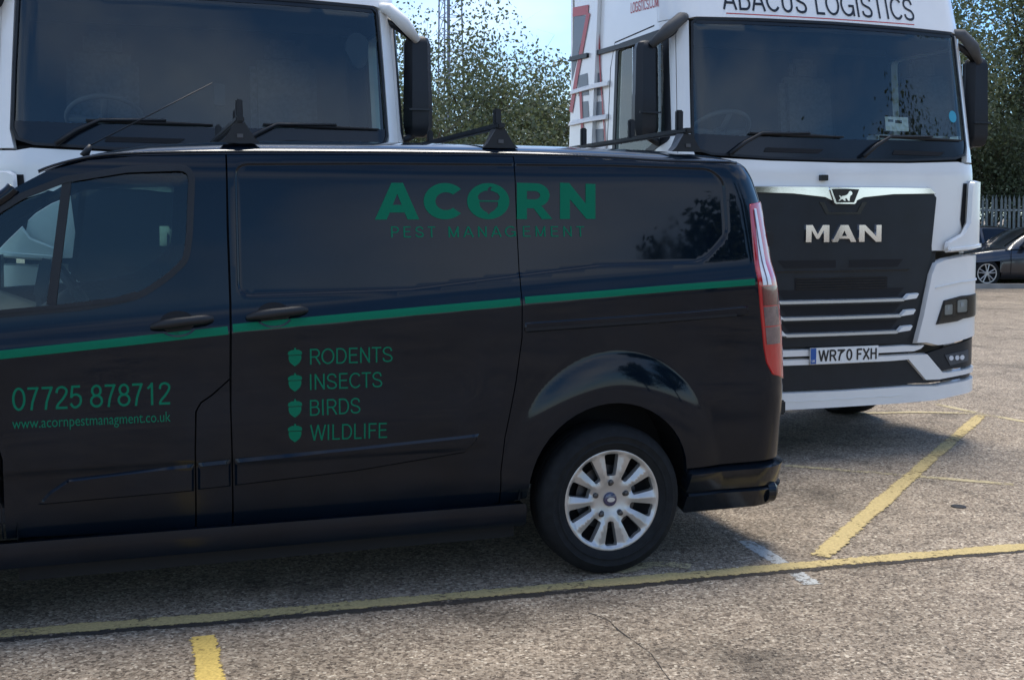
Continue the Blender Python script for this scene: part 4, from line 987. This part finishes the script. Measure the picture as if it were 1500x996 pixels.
        hs = MB(); 
        prof = [(.02, 0), (.06, -.06), (.15, -.075), (.18, -.03), (.17, .05), (.03, .05)]
        rows = []
        for z, k in ((2.16, .55), (2.18, .85), (2.24, 1.), (2.45, .985), (2.46, .955), (2.76, .90), (2.80, .75), (2.815, .5)):
            rows.append([(U(1.235+.100+(a-.095)*k*1.18), .30+b*k, z) for a, b in prof])
        V = [p for r in rows for p in r]; n = 6
        hs.add(V, [(i*n+j, i*n+(j+1) % n, (i+1)*n+(j+1) % n, (i+1)*n+j) for i in range(len(rows)-1) for j in range(n)]+[tuple(range(n)), tuple(range(len(V)-n, len(V)))])
        ho = hs.build('housing', 'black_plastic', mr, 'auto')
        MB().box((U(1.345), .218, 2.335), (.155, .01, .012)).build('housing_seam', 'grille_black', ho)
        for za, zb in ((2.20, 2.42), (2.45, 2.78)):
            MB().box((U(1.34), .352, (za+zb)/2), (.155, .006, zb-za), None, .002).build('mirror_glass', 'chrome', ho)
        ar = MB().tube([(U(1.06), .26, 2.985), (U(1.13), .20, 2.965), (U(1.23), .20, 2.88), (U(1.33), .25, 2.78)], [.028, .040, .044, .026], 12)
        ar.build('arm', 'truck_white_plastic' if which == 'left' else 'interior_grey', mr, True)
        MB().tube([(U(1.10), .27, 2.92), (U(1.20), .25, 2.86), (U(1.31), .28, 2.79)], [.022, .026, .016], 10).build('arm_underside', 'black_plastic', mr, True)
        MB().tube([(U(1.16), .34, 2.12), (U(1.25), .30, 2.14), (U(1.33), .30, 2.19)], [.022, .026, .03], 10).build('lower_arm', 'black_plastic', mr, True)
    # wipers
    for s0, dr_ in ((-.80, 1), (.22, 1)):
        wp = bpy.data.objects.new('wiper', None); COL.objects.link(wp); wp.parent = T
        A = [S.pos(a, z, o)[0][0] for a, z, o in ((s0-.06, 2.05, .03), (s0+.05, 2.13, .035), (s0+.18, 2.195, .03), (s0+.55, 2.205, .022))]
        MB().tube(A, [.016, .014, .011, .007], 8).build('wiper_arm', 'black_plastic', wp, True)
        B = [S.pos(a, z, .012)[0][0] for a, z in ((s0+.10, 2.196), (s0+.45, 2.19), (s0+.82, 2.185))]
        MB().tube(B, [.008, .012, .006], 6).build('wiper_blade', 'dark_void', wp, True)
        P('washer_vent', rounded([(s0+.20, 2.075), (s0+.62, 2.072), (s0+.66, 2.10), (s0+.22, 2.105)], .01), 'dark_void', ws, off=.004, grid=.1, lip=.008)
    # front camera
    P('camera_pod', rounded([(-.185, 1.885), (-.130, 1.885), (-.130, 1.925), (-.185, 1.925)], .006), 'gloss_plastic', off=.03, grid=.1, lip=.03)
    # cab interior
    MB().box((0, 1.86, 2.45), (2.36, .04, 2.3)).box((0, 1.1, 1.42), (2.36, 1.8, .05)).box((0, 1.25, 3.30), (2.2, 1.5, .04)).build('cab_lining', 'interior_dark', T)
    dsh = MB().prism([(.16, 1.45), (.16, 2.05), (.30, 2.13), (.52, 2.12), (.66, 2.02), (.70, 1.45)], -1.12, 1.12, 'wz'); dsh.build('dashboard', 'interior_dark', T)
    for sx in (-.62, .62):
        st_ = MB().box((sx, 1.15, 2.0), (.5, .5, .15), None, .05).box((sx, 1.44, 2.40), (.48, .14, .75), Matrix.Rotation(-.12, 3, 'X'), .05).box((sx, 1.50, 2.84), (.26, .10, .18), None, .04)
        st_.build('seat', 'seat_fabric', T, 'auto')
    c0 = Vector((-.60, .66, 2.26)); ax = Vector((0, .55, .83)); e1 = Vector((1, 0, 0)); e2 = ax.cross(e1)
    sw = MB().tube([c0+(e1*math.cos(t)+e2*math.sin(t))*.225 for t in np.linspace(0, 2*PI, 31)], .017, 8)
    for t in (0, PI, PI*1.5): sw.tube([c0-ax*.03, c0+(e1*math.cos(t)+e2*math.sin(t))*.21], .022, 6)
    sw.tube([c0-ax*.32, c0], .05, 8); sw.build('steering_wheel', 'interior_grey', T, True)
    MB().box((-.05, .42, 2.17), (.5, .02, .05)).build('dash_binnacle', 'interior_grey', T)
    MB().box((.0, 1.0, 2.93), (2.1, .04, .05)).build('sun_blind_rail', 'interior_dark', T)
    # roof, back, chassis, wheels
    lofts('cab_roof', [[(u, w, 3.60+.18*math.sin(PI*min(1, (w-.4)/1.6)*.5)*(1-.25*(u/1.2)**2)) for u in np.linspace(-1.19, 1.19, 9)] for w in np.linspace(.42, 2.04, 9)], W, T)
    MB().box((0, 2.09, 2.4), (2.36, .04, 2.6)).build('cab_back', W, T)
    MB().box((0, 1.0, .52), (1.5, 1.5, .34)).box((-.42, 3.2, .88), (.09, 5.4, .26)).box((.42, 3.2, .88), (.09, 5.4, .26)).box((0, .42, .345), (1.62, .5, .10)).build('chassis', 'dark_void', T)
    MB().box((0, .40, .305), (1.55, .30, .03)).build('under_tray', 'black_plastic', T)
    both('side_step', [(SE+.06, .40), (1.95, .40), (1.95, 1.03), (SE+.06, 1.03)], 'truck_white_plastic', grid=.2, lip=.1, off=-.02)
    both('wheel_arch', [(1.96, .9), (2.3, 1.02), (3.0, 1.02), (3.10, .9), (3.10, 1.04), (1.96, 1.04)], 'black_plastic', grid=.2, lip=.3, off=-.01)
    for q in (1, -1):
        for w0 in (1.48, 5.1):
            wt = bpy.data.objects.new('wheel', None); COL.objects.link(wt); wt.parent = T
            cc = (q*1.19, w0, .52)
            prof = [(.28, .03), (.31, .0), (.40, -.012), (.48, -.004), (.515, .03), (.52, .06), (.52, .25), (.49, .29), (.28, .27)]
            MB().lathe([(r, -q*h) for r, h in prof], cc, 'u', 40).build('tyre', 'tyre_rubber', wt, 'auto')
            MB().lathe([(r, -q*h) for r, h in [(.0, -.02), (.10, -.01), (.12, .05), (.20, .07), (.27, .03), (.285, .02)]], cc, 'u', 32).build('rim', 'satin_silver', wt, 'auto')
    # what sets the two apart
    if which == 'right':
        plate_on(S, T, -.245, .275, .636, .747, 'WR70 FXH')
        letter_stroke('lettering', S, 'ABACUS LOGISTICS', (-.86, 3.035), (.735, 3.035), .165, 'sign_black', hdr, .11, off=.003, track=.06)
        P('red_underline', [(-.84, 3.005), (.72, 3.005), (.72, 3.012), (-.84, 3.012)], 'sign_red', hdr, off=.002, grid=.05, lip=0)
        letter_stroke('lettering', S, 'LOGISTICS.COM', (-1.93, 3.10), (-1.36, 3.07), .075, 'sign_red', T, .12, off=.003)
        # graphics on the side: grey blocks with red edges, on the cab side and fairing
        D = lambda poly, m, o_=.003: P('side_graphic', poly, m, off=o_, grid=.06, lip=0)
        I = lambda *p: [S.inv(*q, 1.2) for q in p]
        D(I((847, 23), (866, 24), (843, 120), (843, 90)), 'decal_grey', .033)
        D(I((852, 112), (866, 108), (868, 140), (853, 142)), 'decal_grey', .033)
        D(I((856, 150), (867, 149), (869, 180), (858, 182)), 'decal_grey', .033)
        D(I((872, 108), (881, 107), (882, 140), (873, 141)), 'decal_grey', .004)
        D(I((872, 150), (882, 149), (883, 178), (873, 179)), 'decal_grey', .004)
        D(I((873, 190), (884, 189), (885, 214), (874, 215)), 'decal_grey', .004)
        for poly in (strip(S, I((845, 19), (868, 15)), .075), strip(S, I((868, 20), (852, 105), (842, 165)), .075), strip(S, I((856, 130), (860, 216)), .05)):
            D(poly, 'sign_red', .036)
        D(strip(S, I((877, 15), (880, 105), (888, 216)), .022), 'sign_red', .006)
        P('side_strip', strip(S, I((870, 80), (920, 66), (972, 52)), .035), 'black_plastic', T, off=.02, grid=.05, lip=.02)  # dark raised strip slanting across the cab side, continued on the fairing
        P('side_strip', strip(S, I((842, 88), (868, 82)), .035), 'black_plastic', T, off=.05, grid=.05, lip=.02)
        for z in (2.13, 2.37, 2.62):
            fn = MB(); V = []
            for a, o_ in ((-3.00, .032), (-2.54, .032), (-2.30, .004)):
                for dz, do in ((0, 0), (0, .022), (.03, .014), (.04, 0)):
                    V.append(S.pos(a, z+dz, o_+do)[0][0])
            fn.add(V, [(i*4+j, i*4+(j+1) % 4, (i+1)*4+(j+1) % 4, (i+1)*4+j) for i in range(2) for j in range(4)]+[(0, 1, 2, 3), (8, 9, 10, 11)])
            fn.build('side_ledge', 'truck_white_plastic', T)
        kk = P('paper_card', [(.40, 2.245), (.60, 2.245), (.60, 2.345), (.40, 2.345)], 'card_white', ws, off=-.02, grid=.1, lip=0)
        P('card_print', [(.425, 2.308), (.470, 2.308), (.470, 2.326), (.425, 2.326)], 'decal_grey', kk, off=-.0185, grid=.1, lip=0)
        P('card_print', [(.485, 2.300), (.545, 2.300), (.545, 2.322), (.485, 2.322)], 'interior_grey', kk, off=-.0185, grid=.1, lip=0)
        MB().box((.86, .44, 2.215), (.62, .16, .05), None, .01).build('paper_roll', 'card_white', T)
        P('round_sticker', [(1.0+.035*math.cos(t), 2.36+.043*math.sin(t)) for t in np.linspace(0, 2*PI, 20, endpoint=False)], 'sticker_blue', ws, off=-.006, grid=.1, lip=0)
    else:
        q = S.inv(322, 137); P('windscreen_camera', rounded([(q[0]-.033, q[1]-.068), (q[0]+.033, q[1]-.068), (q[0]+.033, q[1]+.062), (q[0]-.033, q[1]+.062)], .012), 'interior_dark', ws, off=-.02, grid=.1, lip=.03)
        pod = S.inv(527, 72)
        P('mirror_reflection_shape', [(pod[0]+.085*math.cos(t)*(1 if math.sin(t) > 0 else .8), pod[1]+.115*math.sin(t)) for t in np.linspace(0, 2*PI, 14, endpoint=False)], 'interior_dark', ws, off=-.04, grid=.1, lip=.04)  # dark solid behind the glass, built in place of a mirror reflection
    return T
T1 = lorry((2.267, 7.99), math.radians(18.3), 'white lorry with chrome grille letters and WR70 FXH plate beyond the van', 'right')
T2 = lorry((-1.80, 6.95), math.radians(18.3), 'white lorry close behind the van cab and front roof bar', 'left')

# ------------------------------------------------------------------ trees
def tree(name, loc, h, spread, seed, leafm, label, nleaf=9000, leaf=.085, base=.5, density=1., group=None, cone=0.):
    rs = random.Random(seed); nr = np.random.RandomState(seed)
    t = thing(name, (loc[0], loc[1], 0), rs.uniform(0, 6.28), label, 'tree', group)
    mb = MB(); tips = []
    def limb(p, d, L, r, lev):
        pts = [p]; n = 5; rad = [r]
        for i in range(n):
            d = (d+Vector((rs.uniform(-1, 1), rs.uniform(-1, 1), rs.uniform(-.5, .9)))*(.16 if lev else .07)).normalized()
            p = p+d*L/n; pts.append(p); rad.append(r*(1-.75*(i+1)/n))
        mb.tube(pts, rad, 7 if lev < 2 else 4, False)
        if lev >= 1:
            for q in pts[2:]: tips.append((q, lev))
        if lev < 3:
            for k in range(6 if lev == 0 else (5 if lev == 1 else 3)):
                i = rs.randint(2 if lev == 0 else 1, n); a = rs.uniform(0, 2*PI)
                side = Vector((math.cos(a), math.sin(a), rs.uniform(-.05, .8))).normalized()
                limb(pts[i], (d*.35+side).normalized(), L*rs.uniform(.5, .75)*(spread/h*2.1 if lev == 0 else 1), rad[i]*.62, lev+1)
    nst = 1 if base >= 1 else 3
    for k in range(nst):
        a = rs.uniform(0, 6.28)
        limb(Vector((math.cos(a)*.25*(nst > 1), math.sin(a)*.25*(nst > 1), -.1)), Vector((math.cos(a)*.22*(nst > 1), math.sin(a)*.22*(nst > 1), 1)).normalized(), h*.62, h*.022, 0)
    mb.build('trunk', 'bark', t, True)
    C = np.array([tuple(q) for q, l in tips for _ in range(1 if l == 1 else 2)])
    # clumps gathered around the twigs, kept inside an uneven crown
    cen = np.array((0, 0, h*.55)); rad = np.array((spread, spread, h*.47))
    k = nr.randint(0, len(C), nleaf); P = C[k]+nr.normal(0, 1, (nleaf, 3))*np.array((.30, .30, .26))*spread/2.4
    e = (P-cen)/rad; ang = np.arctan2(e[:, 1], e[:, 0]); rr = np.linalg.norm(e, axis=1)
    lim = 1+.16*np.sin(3*ang+seed)+.12*np.sin(5*ang+2*seed+4*e[:, 2])+.08*np.sin(9*e[:, 2]+seed)
    keep = (rr < lim) & (P[:, 2] > .25)
    P = P[keep]; n = len(P)
    a = nr.normal(0, 1, (n, 3)); a[:, 2] -= .3; a /= np.linalg.norm(a, axis=1)[:, None]
    b = nr.normal(0, 1, (n, 3)); b -= a*np.sum(a*b, 1)[:, None]; b /= np.linalg.norm(b, axis=1)[:, None]
    L = leaf*nr.uniform(.6, 1.35, n)[:, None]
    nn = np.cross(a, b)
    V = np.stack([P, P+a*L*.5+b*L*.30+nn*L*.06, P+a*L, P+a*L*.5-b*L*.30+nn*L*.06], 1).reshape(-1, 3)
    me = bpy.data.meshes.new('foliage'); me.vertices.add(4*n); me.loops.add(4*n); me.polygons.add(n)
    me.vertices.foreach_set('co', V.ravel()); me.loops.foreach_set('vertex_index', np.arange(4*n)); me.polygons.foreach_set('loop_start', np.arange(0, 4*n, 4)); me.polygons.foreach_set('loop_total', np.full(n, 4))
    me.update(); me.validate(); me.materials.append(MATS[leafm])
    o = bpy.data.objects.new('crown', me); COL.objects.link(o); o.parent = t
    return t
def at(px, D): return ((px-CXP)/FPX*D, D)
GB = 'trees along the far fence'
tree('hawthorn_tree', at(625, 21), 5.5, 2.3, 11, 'leaf_olive', 'bushy green tree rising in front of the lattice mast', 36000, .075, group=GB)
tree('hawthorn_tree', at(760, 22.5), 4.7, 2.2, 12, 'leaf_olive', 'lower spreading tree with thin top twigs in the gap between the lorries', 27000, .075, group=GB)
tree('hawthorn_tree', at(880, 25), 5.0, 2.6, 13, 'leaf_dark', 'bushy tree partly hidden by the red edged lorry side', 17000, .08, group=GB)
tree('field_maple', at(480, 26), 6.5, 3.0, 14, 'leaf_dark', 'tree standing behind the lorry parked by the van cab', 14000, .12, group=GB)
tree('field_maple', at(1120, 27), 6.5, 3.0, 16, 'leaf_dark', 'tree standing behind the cab of the lorry with the number plate', 14000, .12, group=GB)
tree('lime_tree', at(1330, 30), 9.5, 3.4, 17, 'leaf_olive', 'tall tree seen through the lorry cab side window', 30000, .105, 1, group=GB)
tree('lime_tree', at(1480, 33.5), 10.5, 4.2, 18, 'leaf_dark', 'tall dense dark tree towering over the palisade fence and parked cars', 54000, .115, 1, group=GB)
tree('lime_tree', at(1640, 36), 10.0, 4.0, 19, 'leaf_dark', 'tall tree past the end of the visible palisade fence', 20000, .15, 1, group=GB)
tree('hawthorn_tree', at(1420, 33), 4.4, 2.4, 21, 'leaf_dark', 'round dark bush behind the palisade fence next to the lorry mirror', 20000, .09, group=GB)
tree('hawthorn_tree', at(1530, 34), 4.8, 2.6, 22, 'leaf_dark', 'round dark bush behind the palisade fence and the saloon car roof', 20000, .09, group=GB)
GC = 'trees on the near side of the yard'
for i, (x, y, h, sp_) in enumerate(((18.5, -11.5, 7.0, 3.0), (23, -8.5, 11.0, 3.8), (27, -4, 12.5, 4.2), (8, -44, 5.0, 3.6), (-2, -46, 5.5, 3.6), (-12, -44, 5.0, 3.6))):
    tree('field_maple', (x, y), h, sp_, 30+i, 'leaf_dark', ('leafy tree mirrored in the rear top corner of the van', 'leafy tree mirrored in the windscreen beside the van roof bars', 'tallest leafy tree mirrored in the windscreen above the number plate', 'low tree far across the yard facing the van sliding door', 'low tree far across the yard facing the van front door', 'low tree far across the yard facing the van bonnet')[i], 15000, .20, 1, group=GC)

# ------------------------------------------------------------------ mast
mD = 85; mx_, _ = at(658, mD)
ma = thing('lattice_mast', (mx_, mD, 0), .3, 'slim steel lattice mast rising beyond the trees', 'mast')
for k in range(3):
    a = 2*PI*k/3; MB().tube([(1.3*math.cos(a), 1.3*math.sin(a), 0), (.75*math.cos(a), .75*math.sin(a), 30)], .055, 6).build('mast_leg', 'mast_steel', ma)
br = MB()
for i in range(24):
    z0, z1 = i*1.25, (i+1)*1.25; r0, r1 = 1.3-.55*z0/30, 1.3-.55*z1/30
    for k in range(3):
        a, b = 2*PI*k/3, 2*PI*(k+1)/3
        br.tube([(r0*math.cos(a), r0*math.sin(a), z0), (r1*math.cos(b), r1*math.sin(b), z1)], .028, 4)
        br.tube([(r1*math.cos(a), r1*math.sin(a), z1), (r1*math.cos(b), r1*math.sin(b), z1)], .028, 4)
tag(br.build('bracing', 'mast_steel', ma), kind='stuff')
MB().tube([(0, 0, 0), (0, 0, 31)], .12, 8).build('cable_run', 'mast_steel', ma)

# ------------------------------------------------------------------ verge, fence, parked cars
FD = 31.0
vx0, vx1 = at(1300, 28)[0], at(1900, 28)[0]
tag(MB().prism([(vx0-8, 26.9), (vx1+10, 26.9), (vx1+10, 27.05), (vx0-8, 27.05)], 0, .11, 'uw').build('kerb', 'kerb_concrete'), kind='structure')
sheet('verge', [(vx0-20, 28.9), (vx1+40, 28.9), (vx1+40, 60), (vx0-20, 60)], .02, 'grass_leaf')
sheet('side_road', [(vx0-8, 22.6), (vx1+10, 22.6), (vx1+10, 24.4), (vx0-8, 24.4)], .004, 'joint_tar')
gx = np.random.RandomState(3); n = 9000
px_ = gx.uniform(vx0-2, vx1+1, n); py_ = gx.uniform(28.9, 31.5, n); hh = gx.uniform(.06, .22, n)
V = []; Fc = []
for i in range(n):
    a = gx.uniform(0, 6.28); c, s = math.cos(a)*.012, math.sin(a)*.012; lx, ly = gx.uniform(-.06, .06, 2)
    V += [(px_[i]-c, py_[i]-s, .015), (px_[i]+c, py_[i]+s, .015), (px_[i]+lx, py_[i]+ly, hh[i])]; Fc.append((3*i, 3*i+1, 3*i+2))
tag(mk('grass', V, Fc, 'grass_leaf'), kind='stuff')
fx0, fx1 = at(1385, FD)[0], at(1620, FD)[0]
fe = thing('palisade_fence', (fx0, FD, 0), 0, 'galvanised steel palisade fence behind the parked cars', 'fence')
pale = None; k = 0; x = 0.
while x < fx1-fx0:
    if pale is None:
        m = MB(); pr = [(-.034, .012), (-.018, -.012), (0, .004), (.018, -.012), (.034, .012)]
        rows = [[(a, b, z) for a, b in pr] for z in (.08, 2.12)]; rows.append([(a*.5, b, 2.20) for a, b in pr]); rows.append([(a*.05, b*.3, 2.26) for a, b in pr])
        m.add([p for r in rows for p in r], [(i*5+j, i*5+j+1, (i+1)*5+j+1, (i+1)*5+j) for i in range(3) for j in range(4)])
        pale = m.build('pale', 'galvanised', fe); o = pale
    else:
        o = pale.copy(); COL.objects.link(o); o.parent = fe
    o.location = (x, random.uniform(-.004, .004), random.uniform(-.012, .012)); o.rotation_euler = (0, random.uniform(-.01, .01), 0)
    k += 1; x += .122
for z in (.45, 1.85): MB().box(((fx1-fx0)/2, .035, z), (fx1-fx0, .04, .05)).build('rail', 'galvanised', fe)
for i in range(3): MB().box((.4+i*1.9, .10, 1.1), (.09, .09, 2.2)).build('post', 'galvanised', fe)

def car(loc, rz, label, seed, paint='car_paint'):
    t = thing('parked_car', (loc[0], loc[1], 0), rz, label, 'car', 'dark cars parked by the fence')
    # lower body: stations along the length (x towards the tail, nose at x=0), half width and heights
    X = [0, .06, .25, .6, 1.0, 1.35, 1.8, 2.6, 3.4, 3.9, 4.25, 4.5, 4.56]
    hw = [.55, .70, .82, .88, .90, .905, .91, .91, .905, .89, .86, .76, .62]
    zt_ = [.58, .66, .74, .82, .875, .91, .93, .95, .97, .985, .97, .92, .82]
    zb = [.34, .26, .22, .20, .19, .19, .19, .19, .19, .20, .23, .28, .36]
    secs = []
    for x, w, a, b in zip(X, hw, zt_, zb):
        sec = [(-w*.55, b), (-w*.94, b+.03), (-w, b+.16), (-w, b+(a-b)*.62), (-w*.955, a-.05), (-w*.86, a), (-w*.45, a+.025), (0, a+.035)]
        sec = sec+[(-p[0], p[1]) for p in sec[::-1][1:]]
        secs.append([(x, p[0], p[1]) for p in sec])
    # dense stations for a smooth flank and wheel openings
    n = len(secs[0]); xs = np.linspace(0, 4.56, 115)
    arr = np.array(secs); dense = np.stack([np.stack([np.interp(xs, X, arr[:, j, c]) for c in range(3)], -1) for j in range(n)], 1)
    V = dense.reshape(-1, 3); Fc = []
    for i in range(len(xs)-1):
        for j in range(n-1):
            c = V[[i*n+j, i*n+j+1, (i+1)*n+j+1, (i+1)*n+j]].mean(0)
            if any(math.hypot(c[0]-wx, c[2]-.31) < .36 for wx in (.86, 3.62)) and abs(c[1]) > .5 and c[2] < .66: continue
            Fc.append((i*n+j, i*n+j+1, (i+1)*n+j+1, (i+1)*n+j))
    b_ = mk('body', V, Fc, paint, t, True, None, True)
    roofp = [(1.30, .905), (1.75, 1.20), (2.10, 1.37), (2.5, 1.425), (3.0, 1.42), (3.45, 1.33), (3.85, 1.14), (4.12, .985)]
    rp_ = smooth_poly(roofp, 4, False); rs_ = []
    for x, z in rp_:
        k = np.clip((z-.92)/.5, 0, 1); w1 = .86-.24*k; wb = .87
        zb_ = float(np.interp(x, X, zt_))-.02
        rs_.append([(x, -wb, min(zb_, z)), (x, -w1, z-.04), (x, -w1*.85, z), (x, 0, z+.02), (x, w1*.85, z), (x, w1, z-.04), (x, wb, min(zb_, z))])
    lofts('roof', rs_, paint, t)
    for q in (-1, 1):
        for poly in ([(1.62, .95), (1.95, 1.24), (2.2, 1.34), (2.42, 1.37), (2.42, .95)], [(2.50, .955), (2.50, 1.37), (3.0, 1.36), (3.4, 1.26), (3.75, 1.06), (3.72, .97)]):
            V = []
            for x, z in poly:
                kk = np.clip((float(np.interp(x, [p[0] for p in rp_], [p[1] for p in rp_]))-.92)/.5, 0, 1); zr = float(np.interp(x, [p[0] for p in rp_], [p[1] for p in rp_]))-.04
                f = (z-.93)/(max(zr, .94)-.93); V.append((x, q*(.875+(.86-.24*kk-.87)*min(1, f)+.006), z))
            mk('side_window', V, [tuple(range(len(V)))], 'gloss_plastic', t, fix=False)
        MB().box((1.72, q*.95, .98), (.14, .18, .12), None, .04).build('mirror', paint, t, 'auto')
        MB().box((.20, q*.66, .64), (.26, .22, .11), Matrix.Rotation(q*.5, 3, 'Z'), .03).build('headlight', 'clear_lens', t, 'auto')
        for x0 in (1.42, 2.46): MB().box((x0, q*.912, .62), (.008, .01, .62)).build('door_seam', 'dark_void', b_)
        MB().box((2.9, q*.915, .30), (2.9-.9, .012, .03)).build('sill_trim', 'gloss_plastic', b_)
        for wx in (.86, 3.62):
            wt = bpy.data.objects.new('wheel', None); COL.objects.link(wt); wt.parent = t
            c = (wx, q*.88, .325); f = lambda pr: [(r, -q*h) for r, h in pr]
            MB().lathe(f([(.225, .02), (.235, .0), (.28, -.005), (.315, .01), (.325, .03), (.325, .19), (.225, .2)]), c, 'w', 36).build('tyre', 'tyre_rubber', wt, 'auto')
            MB().lathe(f([(.23, .01), (.215, .05), (.0, .10)]), c, 'w', 24).build('wheel_barrel', 'dark_void', wt, True)
            rm = MB().lathe(f([(.235, .0), (.232, -.006), (.212, -.004), (.208, .012)]), c, 'w', 36)
            for s5 in range(5):
                for da in (-.14, .14):
                    a = 2*PI*s5/5+.3; p0 = (c[0]+.04*math.cos(a+da), c[1], c[2]+.04*math.sin(a+da)); p1 = (c[0]+.215*math.cos(a+da*1.5), c[1]-q*.002, c[2]+.215*math.sin(a+da*1.5))
                    rm.tube([p0, p1], [.018, .015], 6)
            rm.lathe(f([(0, -.012), (.04, -.012), (.06, .01)]), c, 'w', 16); rm.build('rim', 'alloy', wt, 'auto')
    lofts('windscreen', [[(x, y, z+.004) for y in np.linspace(-.66, .66, 5)] for x, z in rp_[1:8]], 'gloss_plastic', t)
    MB().box((2.3, 0, .24), (3.6, 1.5, .12)).build('underbody', 'dark_void', t)
    MB().box((.03, 0, .42), (.06, .9, .14), None, .02).build('grille', 'black_plastic', t)
    return t
cp = ground_at(1445, 421)
car((cp[0]-.86, cp[1]+.9), .03, 'dark saloon car with bright multi-spoke wheels parked at the kerb', 1)
car((cp[0]-1.75, cp[1]+3.1-.35), .05, 'second dark car parked between the saloon and the palisade fence', 2)
